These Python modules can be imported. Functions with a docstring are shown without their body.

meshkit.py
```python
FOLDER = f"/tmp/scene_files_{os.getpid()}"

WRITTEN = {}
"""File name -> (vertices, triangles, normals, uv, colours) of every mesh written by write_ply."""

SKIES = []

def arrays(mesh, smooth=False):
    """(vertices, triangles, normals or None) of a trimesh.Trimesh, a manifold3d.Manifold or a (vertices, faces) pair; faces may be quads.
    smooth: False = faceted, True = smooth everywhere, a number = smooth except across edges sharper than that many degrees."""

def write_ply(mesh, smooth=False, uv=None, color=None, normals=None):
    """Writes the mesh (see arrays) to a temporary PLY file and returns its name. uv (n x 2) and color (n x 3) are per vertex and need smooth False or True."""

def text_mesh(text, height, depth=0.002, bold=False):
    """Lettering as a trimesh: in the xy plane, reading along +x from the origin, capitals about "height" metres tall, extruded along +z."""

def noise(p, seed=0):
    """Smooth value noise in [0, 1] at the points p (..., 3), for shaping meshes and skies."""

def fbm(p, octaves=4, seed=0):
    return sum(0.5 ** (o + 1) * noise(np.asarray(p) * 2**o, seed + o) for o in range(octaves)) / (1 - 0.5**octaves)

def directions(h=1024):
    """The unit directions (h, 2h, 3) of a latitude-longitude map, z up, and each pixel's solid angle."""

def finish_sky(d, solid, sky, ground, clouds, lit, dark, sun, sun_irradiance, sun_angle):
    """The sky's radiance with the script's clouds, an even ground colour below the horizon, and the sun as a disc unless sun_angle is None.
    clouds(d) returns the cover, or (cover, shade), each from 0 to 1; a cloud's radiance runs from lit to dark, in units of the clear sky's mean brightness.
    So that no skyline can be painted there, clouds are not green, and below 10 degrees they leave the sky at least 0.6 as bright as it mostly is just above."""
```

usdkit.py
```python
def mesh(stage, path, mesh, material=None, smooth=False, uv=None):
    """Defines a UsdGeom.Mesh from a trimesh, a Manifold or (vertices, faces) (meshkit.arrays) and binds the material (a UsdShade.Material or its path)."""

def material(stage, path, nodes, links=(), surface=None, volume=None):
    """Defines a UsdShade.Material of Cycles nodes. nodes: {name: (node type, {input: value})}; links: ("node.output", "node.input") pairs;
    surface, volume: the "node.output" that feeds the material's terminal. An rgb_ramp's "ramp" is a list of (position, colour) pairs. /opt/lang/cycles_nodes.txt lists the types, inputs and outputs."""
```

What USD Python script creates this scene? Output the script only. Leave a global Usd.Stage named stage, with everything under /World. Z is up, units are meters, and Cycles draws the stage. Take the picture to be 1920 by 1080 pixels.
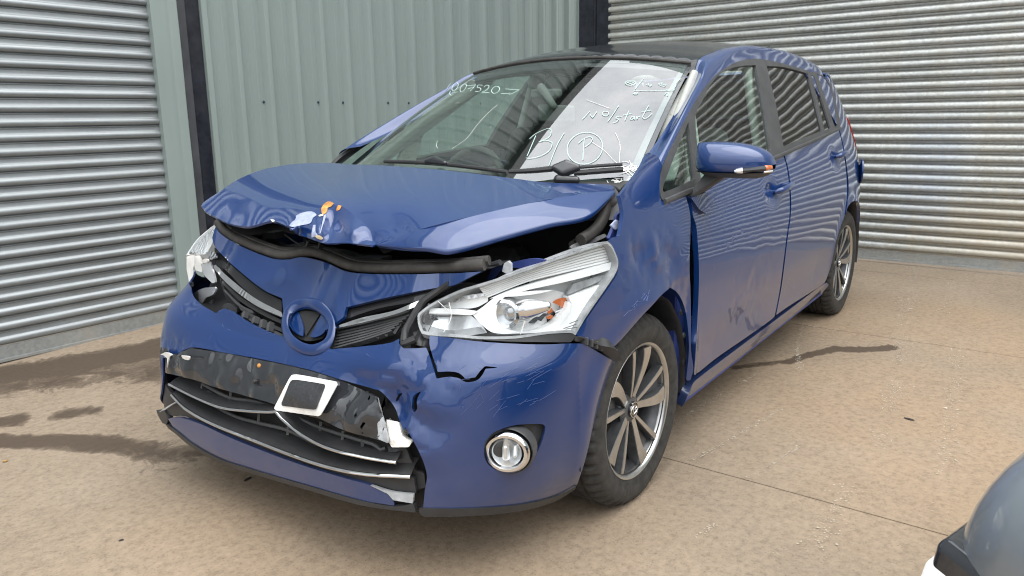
import math, random
import numpy as np
import trimesh, shapely
import shapely.geometry as sg
import manifold3d as m3
from scipy.spatial import Delaunay
from scipy.spatial import cKDTree
from scipy.interpolate import CubicSpline, PchipInterpolator, RBFInterpolator
import usdkit, meshkit
from pxr import Usd, UsdGeom, UsdLux, UsdShade, Gf, Sdf, Vt

# ------------------------------------------------------------------ camera, sky, sun, exposure
stage = Usd.Stage.CreateInMemory()
UsdGeom.SetStageUpAxis(stage, UsdGeom.Tokens.z)
UsdGeom.SetStageMetersPerUnit(stage, 1.0)
UsdGeom.Xform.Define(stage, '/World')
UsdGeom.Scope.Define(stage, '/World/Looks')
rng = np.random.default_rng(7)

FPX = 1455.25587                       # focal length in pixels of a 1920 wide picture
RW = np.array([[0.59741247, -0.80181205, -0.01399195], [0.18024896, 0.11725732, 0.9766069], [0.78141452, 0.58595918, -0.21457677]])
CAMW = np.array([0, 0, 1.35387641])
cam = UsdGeom.Camera.Define(stage, '/World/camera')
cm = np.eye(4); cm[0, :3], cm[1, :3], cm[2, :3], cm[3, :3] = RW[0], RW[1], -RW[2], CAMW
cam.AddTransformOp().Set(Gf.Matrix4d(*cm.ravel().tolist()))
cam.CreateHorizontalApertureAttr(36.0); cam.CreateVerticalApertureAttr(20.25)
cam.CreateFocalLengthAttr(FPX / 1920 * 36.0)
cam.CreateFStopAttr(13.0); cam.CreateFocusDistanceAttr(2.6)
cam.CreateClippingRangeAttr(Gf.Vec2f(0.05, 500))
EXPOSURE = 0.66
cam.CreateExposureAttr(EXPOSURE)

SUN_EL, SUN_AZ = math.radians(70), math.atan2(0.35, -1.0)      # azimuth = atan2(x, y) of the direction towards the sun
sun_dir = np.array([math.sin(SUN_AZ) * math.cos(SUN_EL), math.cos(SUN_AZ) * math.cos(SUN_EL), math.sin(SUN_EL)])
sun = UsdLux.DistantLight.Define(stage, '/World/sun')
sun.CreateIntensityAttr(0.2); sun.CreateAngleAttr(60.0); sun.CreateColorAttr(Gf.Vec3f(1, 0.95, 0.88))
sun.CreateNormalizeAttr(True)
zax = sun_dir; xax = np.cross([0, 0, 1], zax); xax /= np.linalg.norm(xax); yax = np.cross(zax, xax)
sm = np.eye(4); sm[0, :3], sm[1, :3], sm[2, :3] = xax, yax, zax
sun.AddTransformOp().Set(Gf.Matrix4d(*sm.ravel().tolist()))

def mat(name, nodes, links=(), surface=None, volume=None):
    return usdkit.material(stage, '/World/Looks/' + name, nodes, links, surface, volume)

sky_mat = mat('sky_look', {
    'tc': ('texture_coordinate', {}),
    'sky': ('sky_texture', {'sky_type': 'single_scattering', 'sun_disc': False, 'sun_elevation': SUN_EL, 'sun_rotation': SUN_AZ, 'aerosol_density': 2.0}),
    'mp': ('mapping', {'scale': (1.0, 1.0, 2.2)}),
    'n': ('noise_texture', {'scale': 2.3, 'detail': 7.0, 'roughness': 0.55, 'distortion': 0.25}),
    'n2': ('noise_texture', {'scale': 3.1, 'detail': 8.0, 'roughness': 0.6, 'distortion': 0.4}),
    'r': ('rgb_ramp', {'ramp': [(0.0, (0.75,) * 3), (0.36, (0.8,) * 3), (0.6, (1.0,) * 3)]}),
    'r2': ('rgb_ramp', {'ramp': [(0.28, (7.0, 7.35, 7.7)), (0.5, (9.3, 9.5, 9.7)), (0.72, (11.6, 11.7, 11.6))]}),
    'mx': ('mix_color', {}), 'xyz': ('separate_xyz', {}), 'zr': ('rgb_ramp', {'ramp': [(0.0, (0.42,) * 3), (0.25, (0.62,) * 3), (0.55, (0.95,) * 3), (0.8, (1.3,) * 3), (1.0, (1.6,) * 3)]}),
    'mz': ('mix_color', {'blend_type': 'multiply', 'fac': 1.0}),
    'bg': ('background_shader', {'strength': 0.145})},
    [('tc.generated', 'mp.vector'), ('mp.vector', 'n.vector'), ('mp.vector', 'n2.vector'), ('n.fac', 'r.fac'), ('n2.fac', 'r2.fac'),
     ('r.color', 'mx.fac'), ('sky.color', 'mx.a'), ('r2.color', 'mx.b'), ('tc.generated', 'xyz.vector'), ('xyz.z', 'zr.fac'), ('mx.result', 'mz.a'), ('zr.color', 'mz.b'), ('mz.result', 'bg.color')], surface='bg.background')
dome = UsdLux.DomeLight.Define(stage, '/World/sky')
dome.CreateIntensityAttr(1.0)
UsdShade.MaterialBindingAPI.Apply(dome.GetPrim()).Bind(sky_mat)
dome.GetPrim().SetCustomDataByKey('kind', 'structure')

# ------------------------------------------------------------------ names and prims
taken = set()
def numbered(parent, name):
    p, k = f'{parent}/{name}', 0
    while p in taken:
        k += 1; p = f'{parent}/{name}_{k:03d}'
    taken.add(p)
    return p

def tag(prim, **kw):
    prim = prim.GetPrim() if hasattr(prim, 'GetPrim') else prim
    for k, v in kw.items():
        if v: prim.SetCustomDataByKey(k, v)
    return prim

def thing(name, label, category, group=None, matrix=None, kind=None):
    p = numbered('/World', name)
    x = UsdGeom.Xform.Define(stage, p)
    if matrix is not None: x.AddTransformOp().Set(Gf.Matrix4d(*np.asarray(matrix, float).ravel().tolist()))
    tag(x, label=label, category=category, group=group, kind=kind)
    return p

def put(parent, name, V, F, material, N=None, smooth=False, label=None, **kw):
    """One Mesh prim under parent. N: own normals per vertex, else smooth as in usdkit.mesh."""
    p = numbered(parent, name)
    V, F = np.asarray(V, float), np.asarray(F, int)
    if N is None:
        m = usdkit.mesh(stage, p, (V, F), material, smooth=smooth)
    else:
        m = usdkit.mesh(stage, p, (V, F), material, smooth=False)
        m.CreateNormalsAttr(Vt.Vec3fArray.FromNumpy(np.asarray(N, np.float32))); m.SetNormalsInterpolation('vertex')
    tag(m, label=label, **kw)
    return p

class MB:
    """Collects shapes into one mesh."""
    def __init__(s): s.v, s.f, s.n = [], [], 0
    def add(s, V, F):
        V, F = np.asarray(V, float), np.asarray(F, int)
        if F.shape[1] == 4: F = np.vstack([F[:, [0, 1, 2]], F[:, [0, 2, 3]]])
        s.v.append(V); s.f.append(F + s.n); s.n += len(V); return s
    def tm(s, t, M=None):
        V = np.array(t.vertices)
        if M is not None: V = V @ np.asarray(M)[:3, :3].T + np.asarray(M)[:3, 3]
        return s.add(V, t.faces)
    def box(s, lo, hi, bev=0.0, M=None):
        return s.tm(rbox(lo, hi, bev), M)
    def put(s, parent, name, material, smooth=35, xf=None, **kw):
        V = np.vstack(s.v)
        if xf is not None: V = xf(V)
        return put(parent, name, V, np.vstack(s.f), material, smooth=smooth, **kw)

def rbox(lo, hi, bev=0.0):
    """Box, its edges chamfered by bev."""
    lo, hi = np.minimum(lo, hi).astype(float), np.maximum(lo, hi).astype(float)
    if bev <= 0:
        b = trimesh.creation.box(extents=hi - lo); b.apply_translation((lo + hi) / 2); return b
    pts = []
    for sx in (0, 1):
        for sy in (0, 1):
            for sz in (0, 1):
                c = np.array([hi[0] if sx else lo[0], hi[1] if sy else lo[1], hi[2] if sz else lo[2]])
                d = np.array([-bev if sx else bev, -bev if sy else bev, -bev if sz else bev])
                for k in range(3):
                    q = c + d; q[k] = c[k]; pts.append(q)
    return trimesh.convex.convex_hull(np.array(pts))

def hull_spheres(cs, rs, n=20):
    m = m3.Manifold.batch_hull([m3.Manifold.sphere(float(r), n).translate(tuple(map(float, c))) for c, r in zip(cs, rs)]).to_mesh()
    return trimesh.Trimesh(m.vert_properties[:, :3], m.tri_verts, process=False)

def frames(P):
    P = np.asarray(P, float)
    t = np.gradient(P, axis=0); t /= np.linalg.norm(t, axis=1, keepdims=True)
    return P, t

def tube(P, r, n=8, up=None, flat=1.0, caps=True):
    """Tube along P of radius r (scalar or per point); flat squashes it along the second axis."""
    P, t = frames(P)
    r = np.broadcast_to(np.asarray(r, float), (len(P),))
    u = np.array([0, 0, 1.0]) if up is None else np.asarray(up, float)
    if u.ndim == 1: u = np.tile(u, (len(P), 1))
    a = np.cross(t, u); la = np.linalg.norm(a, axis=1, keepdims=True)
    a = np.where(la > 1e-6, a / np.maximum(la, 1e-9), [1.0, 0, 0]); b = np.cross(a, t)
    th = np.linspace(0, 2 * np.pi, n, endpoint=False)
    V = (P[:, None] + r[:, None, None] * (np.cos(th)[None, :, None] * a[:, None] + flat * np.sin(th)[None, :, None] * b[:, None])).reshape(-1, 3)
    k = len(P); F = []
    for i in range(k - 1):
        for j in range(n):
            A, B_ = i * n + j, i * n + (j + 1) % n
            F += [[A, B_, B_ + n], [A, B_ + n, A + n]]
    if caps:
        c0, c1 = len(V), len(V) + 1
        V = np.vstack([V, P[0], P[-1]])
        for j in range(n):
            F += [[c0, (j + 1) % n, j], [c1, (k - 1) * n + j, (k - 1) * n + (j + 1) % n]]
    F = np.array(F)[:, ::-1]
    return V, F

def grid_mesh(P, close_u=False):
    """P (nu, nv, 3) -> V, F"""
    nu, nv = P.shape[:2]; F = []
    idx = np.arange(nu * nv).reshape(nu, nv)
    iu = np.arange(nu if close_u else nu - 1)
    a = idx[iu][:, :-1]; b = idx[(iu + 1) % nu][:, :-1]; c = idx[(iu + 1) % nu][:, 1:]; d = idx[iu][:, 1:]
    F = np.concatenate([np.stack([a, b, c], -1).reshape(-1, 3), np.stack([a, c, d], -1).reshape(-1, 3)])
    return P.reshape(-1, 3), F

def revolve(prof, n=64, axis='y', a0=0.0, a1=2 * np.pi):
    """prof: (r, h) points; axis y: r in the xz plane."""
    prof = np.asarray(prof, float)
    full = abs(a1 - a0 - 2 * np.pi) < 1e-6
    th = np.linspace(a0, a1, n, endpoint=not full)
    P = np.stack([prof[None, :, 0] * np.cos(th)[:, None], np.broadcast_to(prof[None, :, 1], (len(th), len(prof))), prof[None, :, 0] * np.sin(th)[:, None]], -1)
    V, F = grid_mesh(P, close_u=full)
    return V, F

def resample(pts, step, closed=False):
    pts = np.asarray(pts, float)
    if closed: pts = np.vstack([pts, pts[:1]])
    d = np.r_[0, np.cumsum(np.linalg.norm(np.diff(pts, axis=0), axis=1))]
    n = max(2, int(round(d[-1] / step)) + 1)
    s = np.linspace(0, d[-1], n)
    out = np.stack([np.interp(s, d, pts[:, k]) for k in range(pts.shape[1])], 1)
    return out[:-1] if closed else out

def smooth_line(pts, corner=38, closed=False, per=6):
    """Catmull-Rom through the points, sharp where the line turns by more than corner degrees."""
    p = np.asarray(pts, float); n = len(p)
    def tan(i):
        if not closed and i in (0, n - 1): return None
        a, b = p[(i - 1) % n], p[(i + 1) % n]
        u, v = p[i] - a, b - p[i]
        ang = np.degrees(np.arccos(np.clip(u @ v / (np.linalg.norm(u) * np.linalg.norm(v) + 1e-12), -1, 1)))
        if ang > corner: return None
        d = (b - a); return d / (np.linalg.norm(d) + 1e-12)
    T = [tan(i) for i in range(n)]
    out = []
    for i in range(n if closed else n - 1):
        a, b = p[i], p[(i + 1) % n]; L = np.linalg.norm(b - a)
        ta = T[i] if T[i] is not None else (b - a) / (L + 1e-12)
        tb = T[(i + 1) % n] if T[(i + 1) % n] is not None else (b - a) / (L + 1e-12)
        s = np.linspace(0, 1, per, endpoint=False)[:, None]
        h = (2 * s**3 - 3 * s**2 + 1) * a + (s**3 - 2 * s**2 + s) * L * ta + (-2 * s**3 + 3 * s**2) * b + (s**3 - s**2) * L * tb
        out.append(h)
    out = np.vstack(out)
    return out if closed else np.vstack([out, p[-1:]])

CROPS = dict(A=(280, 360, 3.2724), B=(280, 620, 3.0), C=(760, 400, 3.2724), D=(760, 600, 2.8414), E=(600, 80, 2.5946), F=(1200, 80, 2.0),
             H=(780, 440, 4.8), W=(780, 120, 3.6923), K=(440, 360, 6.0), X=(1060, 0, 4.0), Y=(1440, 270, 4.0), Z=(1440, 0, 4.0), T=(1440, 340, 4.0),
             N=(1100, 340, 2.8417), Q=(280, 640, 6.0), R=(340, 400, 4.5), V=(1220, 250, 6.75), P=(0, 0, 1.0))
def px(s):
    """'A 10,20 30,40 B 5,6' -> picture points; letters name the enlarged crop of the survey photograph that was measured."""
    out, c = [], CROPS['P']
    for w in s.split():
        if w in CROPS: c = CROPS[w]; continue
        x, y = map(float, w.split(',')); out.append((c[0] + x / c[2], c[1] + y / c[2]))
    return np.array(out)

def cr(a, b):
    return np.cross(a, b)
def unit(v):
    v = np.asarray(v, float); return v / np.maximum(np.linalg.norm(v, axis=-1, keepdims=True), 1e-12)

# ------------------------------------------------------------------ car frame: x forwards, y to the car's left, z up, origin under the front axle
CM = np.array([[-0.99957274, 0.01828393, -0.02280414], [-0.01811024, -0.99980557, -0.0077999], [-0.02294232, -0.00738358, 0.99970952]])
CO = np.array([2.21874366, 2.00271927, 0.06623681])
CAM = CM.T @ (CAMW - CO)
RC = RW @ CM
def proj(P):
    Q = (np.asarray(P, float) - CAM) @ RC.T
    return np.stack([960 + FPX * Q[..., 0] / Q[..., 2], 540 - FPX * Q[..., 1] / Q[..., 2]], -1)
def ray(p):
    p = np.asarray(p, float)
    d = np.stack([(p[..., 0] - 960) / FPX, -(p[..., 1] - 540) / FPX, np.ones(p.shape[:-1])], -1)
    return d @ RC                                                     # car frame, unit depth
def at(p, **k):
    (n, v), = k.items(); i = 'xyz'.index(n); d = ray(p)
    return CAM + d * ((np.asarray(v) - CAM[i]) / d[..., i])[..., None]
def depth(P): return ((np.asarray(P, float) - CAM) @ RC.T)[..., 2]
UPW = CM[:, 2]
def ground_z(x, y): return CO[2] - (UPW[0] * (x - CO[0]) + UPW[1] * (y - CO[1])) / UPW[2]

# ------------------------------------------------------------------ surfaces that panels are cut from
class Surf:
    """f(a, b) -> points; inv(picture points) -> (a, b)."""
    def __init__(s, f, ra=None, rb=None, na=160, nb=90, scale=1.0, sign=1):
        s.f, s.scale, s.sign = f, scale, sign
        if ra:
            a, b = np.meshgrid(np.linspace(*ra, na), np.linspace(*rb, nb), indexing='ij')
            s.ab = np.stack([a.ravel(), b.ravel()], 1); P = f(s.ab[:, 0], s.ab[:, 1])
            N = s.normal(s.ab); s.face = ((CAM - P) * N).sum(1) > 0
            s.pp = proj(P)
    def normal(s, ab, h=1e-3):
        a, b = ab[:, 0], ab[:, 1]; h = h / s.scale
        da = s.f(a + h, b) - s.f(a - h, b); db = s.f(a, b + h) - s.f(a, b - h)
        return unit(np.cross(da, db)) * s.sign
    def inv(s, pts):
        pts = np.asarray(pts, float)
        if not hasattr(s, 'tree'):
            s.ok = np.where(s.face)[0]; s.tree = cKDTree(s.pp[s.ok])
        out = s.ab[s.ok[s.tree.query(pts)[1]]].astype(float)
        start = out.copy(); h = 1e-4
        for _ in range(8):
            q = proj(s.f(out[:, 0], out[:, 1])); e = pts - q
            ja = (proj(s.f(out[:, 0] + h, out[:, 1])) - q) / h; jb = (proj(s.f(out[:, 0], out[:, 1] + h)) - q) / h
            J = np.stack([ja, jb], -1); A = np.einsum('nij,nik->njk', J, J) + np.eye(2) * 1.0
            st = np.linalg.solve(A, np.einsum('nij,ni->nj', J, e)[..., None])[..., 0]
            out += np.clip(st, -0.05, 0.05)
        bad = np.abs(out - start).max(1) > 0.25
        out[bad] = start[bad]
        return out

class DSurf(Surf):
    """A surface given by picture points and their depths: smooth through the control points in space."""
    def __init__(s, ctrl, smooth=0.0, kernel='thin_plate_spline'):
        s.scale, s.sign = 1 / 700.0, 1
        c = np.array([q[0] for q in ctrl], float); P = np.array([q[1] for q in ctrl], float)
        s.rbf = RBFInterpolator(c / 1000, 1 / depth(P), kernel=kernel, smoothing=smooth)
        s.f = lambda a, b: CAM + ray(np.stack([a, b], -1)) / s.rbf(np.stack([a, b], -1) / 1000)[:, None]
    def normal(s, ab, h=1.2):
        a, b = ab[:, 0], ab[:, 1]
        da = s.f(a + h, b) - s.f(a - h, b); db = s.f(a, b + h) - s.f(a, b - h)
        n = unit(np.cross(da, db)); P = s.f(a, b)
        return n * np.sign(((CAM - P) * n).sum(1, keepdims=True))
    def inv(s, pts): return np.asarray(pts, float)
    def at(s, pts): pts = np.asarray(pts, float); return s.f(pts[:, 0], pts[:, 1])

def triangulate(poly, step, bstep=None):
    """Points, triangles and boundary loops of a shapely polygon."""
    bstep = bstep or step * 0.6
    loops = [resample(np.array(r.coords)[:-1], bstep, closed=True) for r in [poly.exterior, *poly.interiors] if r.length > 3 * bstep]
    x0, y0, x1, y1 = poly.bounds
    gx, gy = np.meshgrid(np.arange(x0, x1, step), np.arange(y0, y1, step), indexing='ij')
    gx = gx + (np.arange(gx.shape[1]) % 2)[None, :] * step / 2
    g = np.stack([gx.ravel(), gy.ravel()], 1)
    p2 = sg.Polygon(loops[0], loops[1:]).buffer(0)
    inner = p2.buffer(-bstep * 0.75)
    g = g[shapely.contains_xy(inner, g[:, 0], g[:, 1])] if not inner.is_empty else np.zeros((0, 2))
    pts = np.vstack(loops + [g])
    tri = Delaunay(pts).simplices
    c = pts[tri].mean(1)
    tri = tri[shapely.contains_xy(p2, c[:, 0], c[:, 1])]
    a, b, cc = pts[tri[:, 0]], pts[tri[:, 1]], pts[tri[:, 2]]
    area = (b[:, 0] - a[:, 0]) * (cc[:, 1] - a[:, 1]) - (b[:, 1] - a[:, 1]) * (cc[:, 0] - a[:, 0])
    tri[area < 0] = tri[area < 0][:, ::-1]
    tri = tri[np.abs(area) > 1e-12]
    ls, k = [], 0
    for l in loops: ls.append(np.arange(k, k + len(l))); k += len(l)
    return pts, tri, ls

def panel_mesh(surf, poly, step=0.022, thick=0.012, lift=0.0, mirror=False, bstep=None):
    """Panel on a surface: face plus the edge turned inwards by thick. Returns V, F, N."""
    pts, tri, loops = triangulate(poly, step, bstep)
    P = surf.f(pts[:, 0], pts[:, 1]); N = surf.normal(pts)
    P = P + N * lift
    fn = np.cross(P[tri[:, 1]] - P[tri[:, 0]], P[tri[:, 2]] - P[tri[:, 0]])
    flip = (fn * N[tri[:, 0]]).sum() < 0
    if flip: tri = tri[:, ::-1]
    V, F, NN = [P], [tri], [N]; k = len(P)
    if thick:
        for l in loops:
            a = P[l]; n = N[l]; b = a - n * thick
            t = np.roll(a, -1, 0) - np.roll(a, 1, 0); o = unit(np.cross(t, n))
            c2 = a - o * 1e-3
            m = len(l); i = np.arange(m); j = (i + 1) % m
            # outward test: the panel's own centroid side
            q = np.stack([k + i, k + j, k + m + j], 1), np.stack([k + i, k + m + j, k + m + i], 1)
            f = np.vstack(q)
            inside = sg.Polygon(pts[loops[0]])
            # orientation from the ring's winding in the parameter plane
            ring = pts[l]; ar = 0.5 * np.sum(ring[:, 0] * np.roll(ring[:, 1], -1) - np.roll(ring[:, 0], -1) * ring[:, 1])
            hole = l is not loops[0]
            s = (1 if ar > 0 else -1) * (-1 if hole else 1) * (-1 if flip else 1)
            o = o * s
            g = np.cross(np.vstack([a, b])[f[:, 1] - k] - np.vstack([a, b])[f[:, 0] - k], np.vstack([a, b])[f[:, 2] - k] - np.vstack([a, b])[f[:, 0] - k])
            if (g * np.vstack([o, o])[f[:, 0] - k]).sum() < 0: f = f[:, ::-1]
            V += [a, b]; NN += [o, o]; F += [f]; k += 2 * m
    V, F, NN = np.vstack(V), np.vstack(F), np.vstack(NN)
    if mirror: V, NN, F = V * [1, -1, 1], NN * [1, -1, 1], F[:, ::-1]
    return V, F, NN

def topoly(ab):
    p = sg.Polygon(ab)
    if not p.is_valid:
        p = p.buffer(0)
    if p.geom_type != 'Polygon': p = max(p.geoms, key=lambda g: g.area)
    return p

def panel(parent, name, surf, pts, material, holes=(), step=0.022, thick=0.012, lift=0.0, mirror=False, smooth=True, ab=False, corner=38, label=None, bstep=None, cut=()):
    """A panel outlined by picture points (or by surface parameters, ab=True)."""
    def conv(p):
        p = np.asarray(p, float)
        if not ab:
            q = smooth_line(p, corner, True) if smooth else p
            return surf.inv(q)
        return smooth_line(p, corner, True) if smooth else p
    poly = topoly(conv(pts))
    for h in holes: poly = poly.difference(topoly(conv(h)))
    for h in cut: poly = poly.difference(h)
    if poly.geom_type != 'Polygon': poly = max(poly.geoms, key=lambda g: g.area)
    sc = 1 / surf.scale if isinstance(surf, DSurf) else 1
    V, F, N = panel_mesh(surf, poly, step * sc, thick, lift, mirror, (bstep or step * 0.55) * sc)
    return put(parent, name, V, F, material, N=N, label=label), poly
# ------------------------------------------------------------------ materials
def simple(name, color, rough=0.5, metal=0.0, spec=0.5, coat=0.0, noise=None, bump=None, rvar=0.0, **kw):
    """Principled material; noise = (scale, strength) mottles the colour, bump = (scale, distance) gives fine relief, rvar varies the gloss."""
    nodes = {'p': ('principled_bsdf', {'base_color': color, 'roughness': rough, 'metallic': metal, 'specular_ior_level': spec, 'coat_weight': coat, **kw})}
    links = []
    if noise or bump or rvar: nodes['tc'] = ('texture_coordinate', {})
    if noise:
        sc, st = noise
        nodes['n'] = ('noise_texture', {'scale': sc, 'detail': 6.0, 'roughness': 0.65})
        nodes['r'] = ('rgb_ramp', {'ramp': [(0.3, tuple(c * (1 - st) for c in color)), (0.7, tuple(min(1, c * (1 + st)) for c in color))]})
        links += [('tc.object', 'n.vector'), ('n.fac', 'r.fac'), ('r.color', 'p.base_color')]
    if rvar:
        nodes['n3'] = ('noise_texture', {'scale': 9.0, 'detail': 5.0})
        nodes['m3'] = ('map_range', {'from_min': 0.35, 'from_max': 0.7, 'to_min': max(0.02, rough - rvar), 'to_max': rough + rvar})
        links += [('tc.object', 'n3.vector'), ('n3.fac', 'm3.value'), ('m3.result', 'p.roughness')]
    if bump:
        nodes['n2'] = ('noise_texture', {'scale': bump[0], 'detail': 4.0})
        nodes['b'] = ('bump', {'distance': bump[1], 'strength': 1.0})
        links += [('tc.object', 'n2.vector'), ('n2.fac', 'b.height'), ('b.normal', 'p.normal')]
    return mat(name, nodes, links, surface='p.BSDF')

PAINT_C = (0.0012, 0.021, 0.098)
paint = mat('blue_paint', {
    'tc': ('texture_coordinate', {}),
    'n': ('noise_texture', {'scale': 7.0, 'detail': 6.0, 'roughness': 0.6}),
    'm': ('map_range', {'from_min': 0.4, 'from_max': 0.72, 'to_min': 0.015, 'to_max': 0.075}),
    'd': ('noise_texture', {'scale': 2.6, 'detail': 8.0, 'roughness': 0.7}),
    'dr': ('rgb_ramp', {'ramp': [(0.52, (0, 0, 0)), (0.8, (0.05,) * 3)]}),
    'mx': ('mix_color', {'a': PAINT_C, 'b': (0.13, 0.11, 0.09)}),
    'sx': ('separate_xyz', {}), 'dz': ('map_range', {'range_type': 'smoothstep', 'from_min': 0.16, 'from_max': 0.62, 'to_min': 0.30, 'to_max': 0.0}), 'd2': ('noise_texture', {'scale': 16.0, 'detail': 8.0, 'roughness': 0.7}), 'dm': ('math', {'math_type': 'multiply'}), 'da': ('math', {'math_type': 'add'}),
    'w': ('noise_texture', {'scale': 3.0, 'detail': 1.0}),
    'b': ('bump', {'distance': 0.0035, 'strength': 0.35}),
    'p': ('principled_bsdf', {'metallic': 0.35, 'roughness': 0.33, 'coat_weight': 1.0, 'coat_ior': 1.6})},
    [('tc.object', 'n.vector'), ('tc.object', 'd.vector'), ('tc.object', 'w.vector'), ('n.fac', 'm.value'), ('m.result', 'p.coat_roughness'), ('d.fac', 'dr.fac'), ('tc.object', 'sx.vector'), ('sx.z', 'dz.value'), ('tc.object', 'd2.vector'), ('dz.result', 'dm.value1'), ('d2.fac', 'dm.value2'), ('dm.value', 'da.value1'), ('dr.color', 'da.value2'), ('da.value', 'mx.fac'),
     ('mx.result', 'p.base_color'), ('w.fac', 'b.height'), ('b.normal', 'p.coat_normal')], surface='p.BSDF')
black_plastic = simple('black_plastic', (0.018, 0.018, 0.019), 0.42, noise=(14, 0.35), bump=(260, 0.0004))
grey_plastic = simple('grey_plastic', (0.045, 0.046, 0.048), 0.5, noise=(12, 0.3), bump=(260, 0.0004))
gloss_black = simple('gloss_black', (0.012, 0.013, 0.015), 0.12, coat=0.6, rvar=0.08, bump=(24, 0.002))
piano_black = simple('piano_black', (0.012, 0.012, 0.013), 0.08)
dark_void = simple('dark_metal', (0.012, 0.012, 0.013), 0.75)
bay_metal = simple('bay_metal', (0.03, 0.032, 0.036), 0.5, 0.4, noise=(9, 0.6))
bay_blue = simple('bay_blue', (0.016, 0.03, 0.13), 0.45, noise=(9, 0.4))
chrome = simple('chrome', (0.78, 0.78, 0.79), 0.09, 1.0, rvar=0.06)
silver = simple('silver_reflector', (0.80, 0.81, 0.82), 0.22, 0.85)
silver_matt = simple('silver_trim', (0.86, 0.87, 0.87), 0.30, 0.05)
worn_grey = simple('worn_grey', (0.30, 0.31, 0.32), 0.35, noise=(18, 0.4))
bolt_steel = simple('bolt_steel', (0.32, 0.32, 0.32), 0.42, 0.9, noise=(60, 0.4))
rubber = simple('rubber', (0.02, 0.02, 0.02), 0.7, noise=(30, 0.3), bump=(180, 0.0006))
rubber_seal = simple('rubber_seal', (0.034, 0.031, 0.028), 0.62, noise=(22, 0.5))
white_plastic = simple('white_plastic', (0.70, 0.69, 0.66), 0.35, noise=(22, 0.12))
foam = simple('white_foam', (0.80, 0.78, 0.72), 0.8, noise=(40, 0.15), bump=(120, 0.002))
tape = simple('black_tape', (0.022, 0.023, 0.025), 0.35, bump=(34, 0.006))
rust = simple('rusty_primer', (0.55, 0.24, 0.06), 0.75, noise=(55, 0.65))
primer = simple('bare_primer', (0.72, 0.60, 0.38), 0.7, noise=(60, 0.3))
pale_scuff = simple('pale_scuff', (0.36, 0.40, 0.55), 0.5, noise=(70, 0.25))
fine_scratch = simple('fine_scratch', (0.10, 0.14, 0.32), 0.5, noise=(70, 0.3))
amber = simple('amber_lens', (0.45, 0.12, 0.035), 0.2, coat=1.0)
roof_glass = simple('roof_glass', (0.010, 0.011, 0.012), 0.10, spec=0.35)
plinth_black = simple('plinth_black', (0.012, 0.013, 0.015), 0.10, coat=0.8, rvar=0.06)
red_lens = simple('red_lens', (0.35, 0.01, 0.01), 0.12, coat=1.0)
alloy_dark = simple('alloy_grey', (0.085, 0.087, 0.091), 0.34, 0.55, noise=(16, 0.35))
alloy_cut = simple('alloy_machined', (0.50, 0.50, 0.49), 0.24, 0.95, noise=(18, 0.14))
disc_metal = simple('brake_disc', (0.24, 0.23, 0.22), 0.4, 0.9, noise=(20, 0.4))
seat_cloth = simple('seat_cloth', (0.05, 0.05, 0.052), 0.9, noise=(60, 0.3))
dash_plastic = simple('dash_plastic', (0.10, 0.105, 0.10), 0.55, noise=(40, 0.2))
beige_trim = simple('beige_trim', (0.44, 0.45, 0.42), 0.7, noise=(20, 0.08))
under_dark = simple('underbody', (0.015, 0.015, 0.015), 0.85)
chalk = simple('chalk_marker', (0.46, 0.62, 0.57), 0.75)
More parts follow.
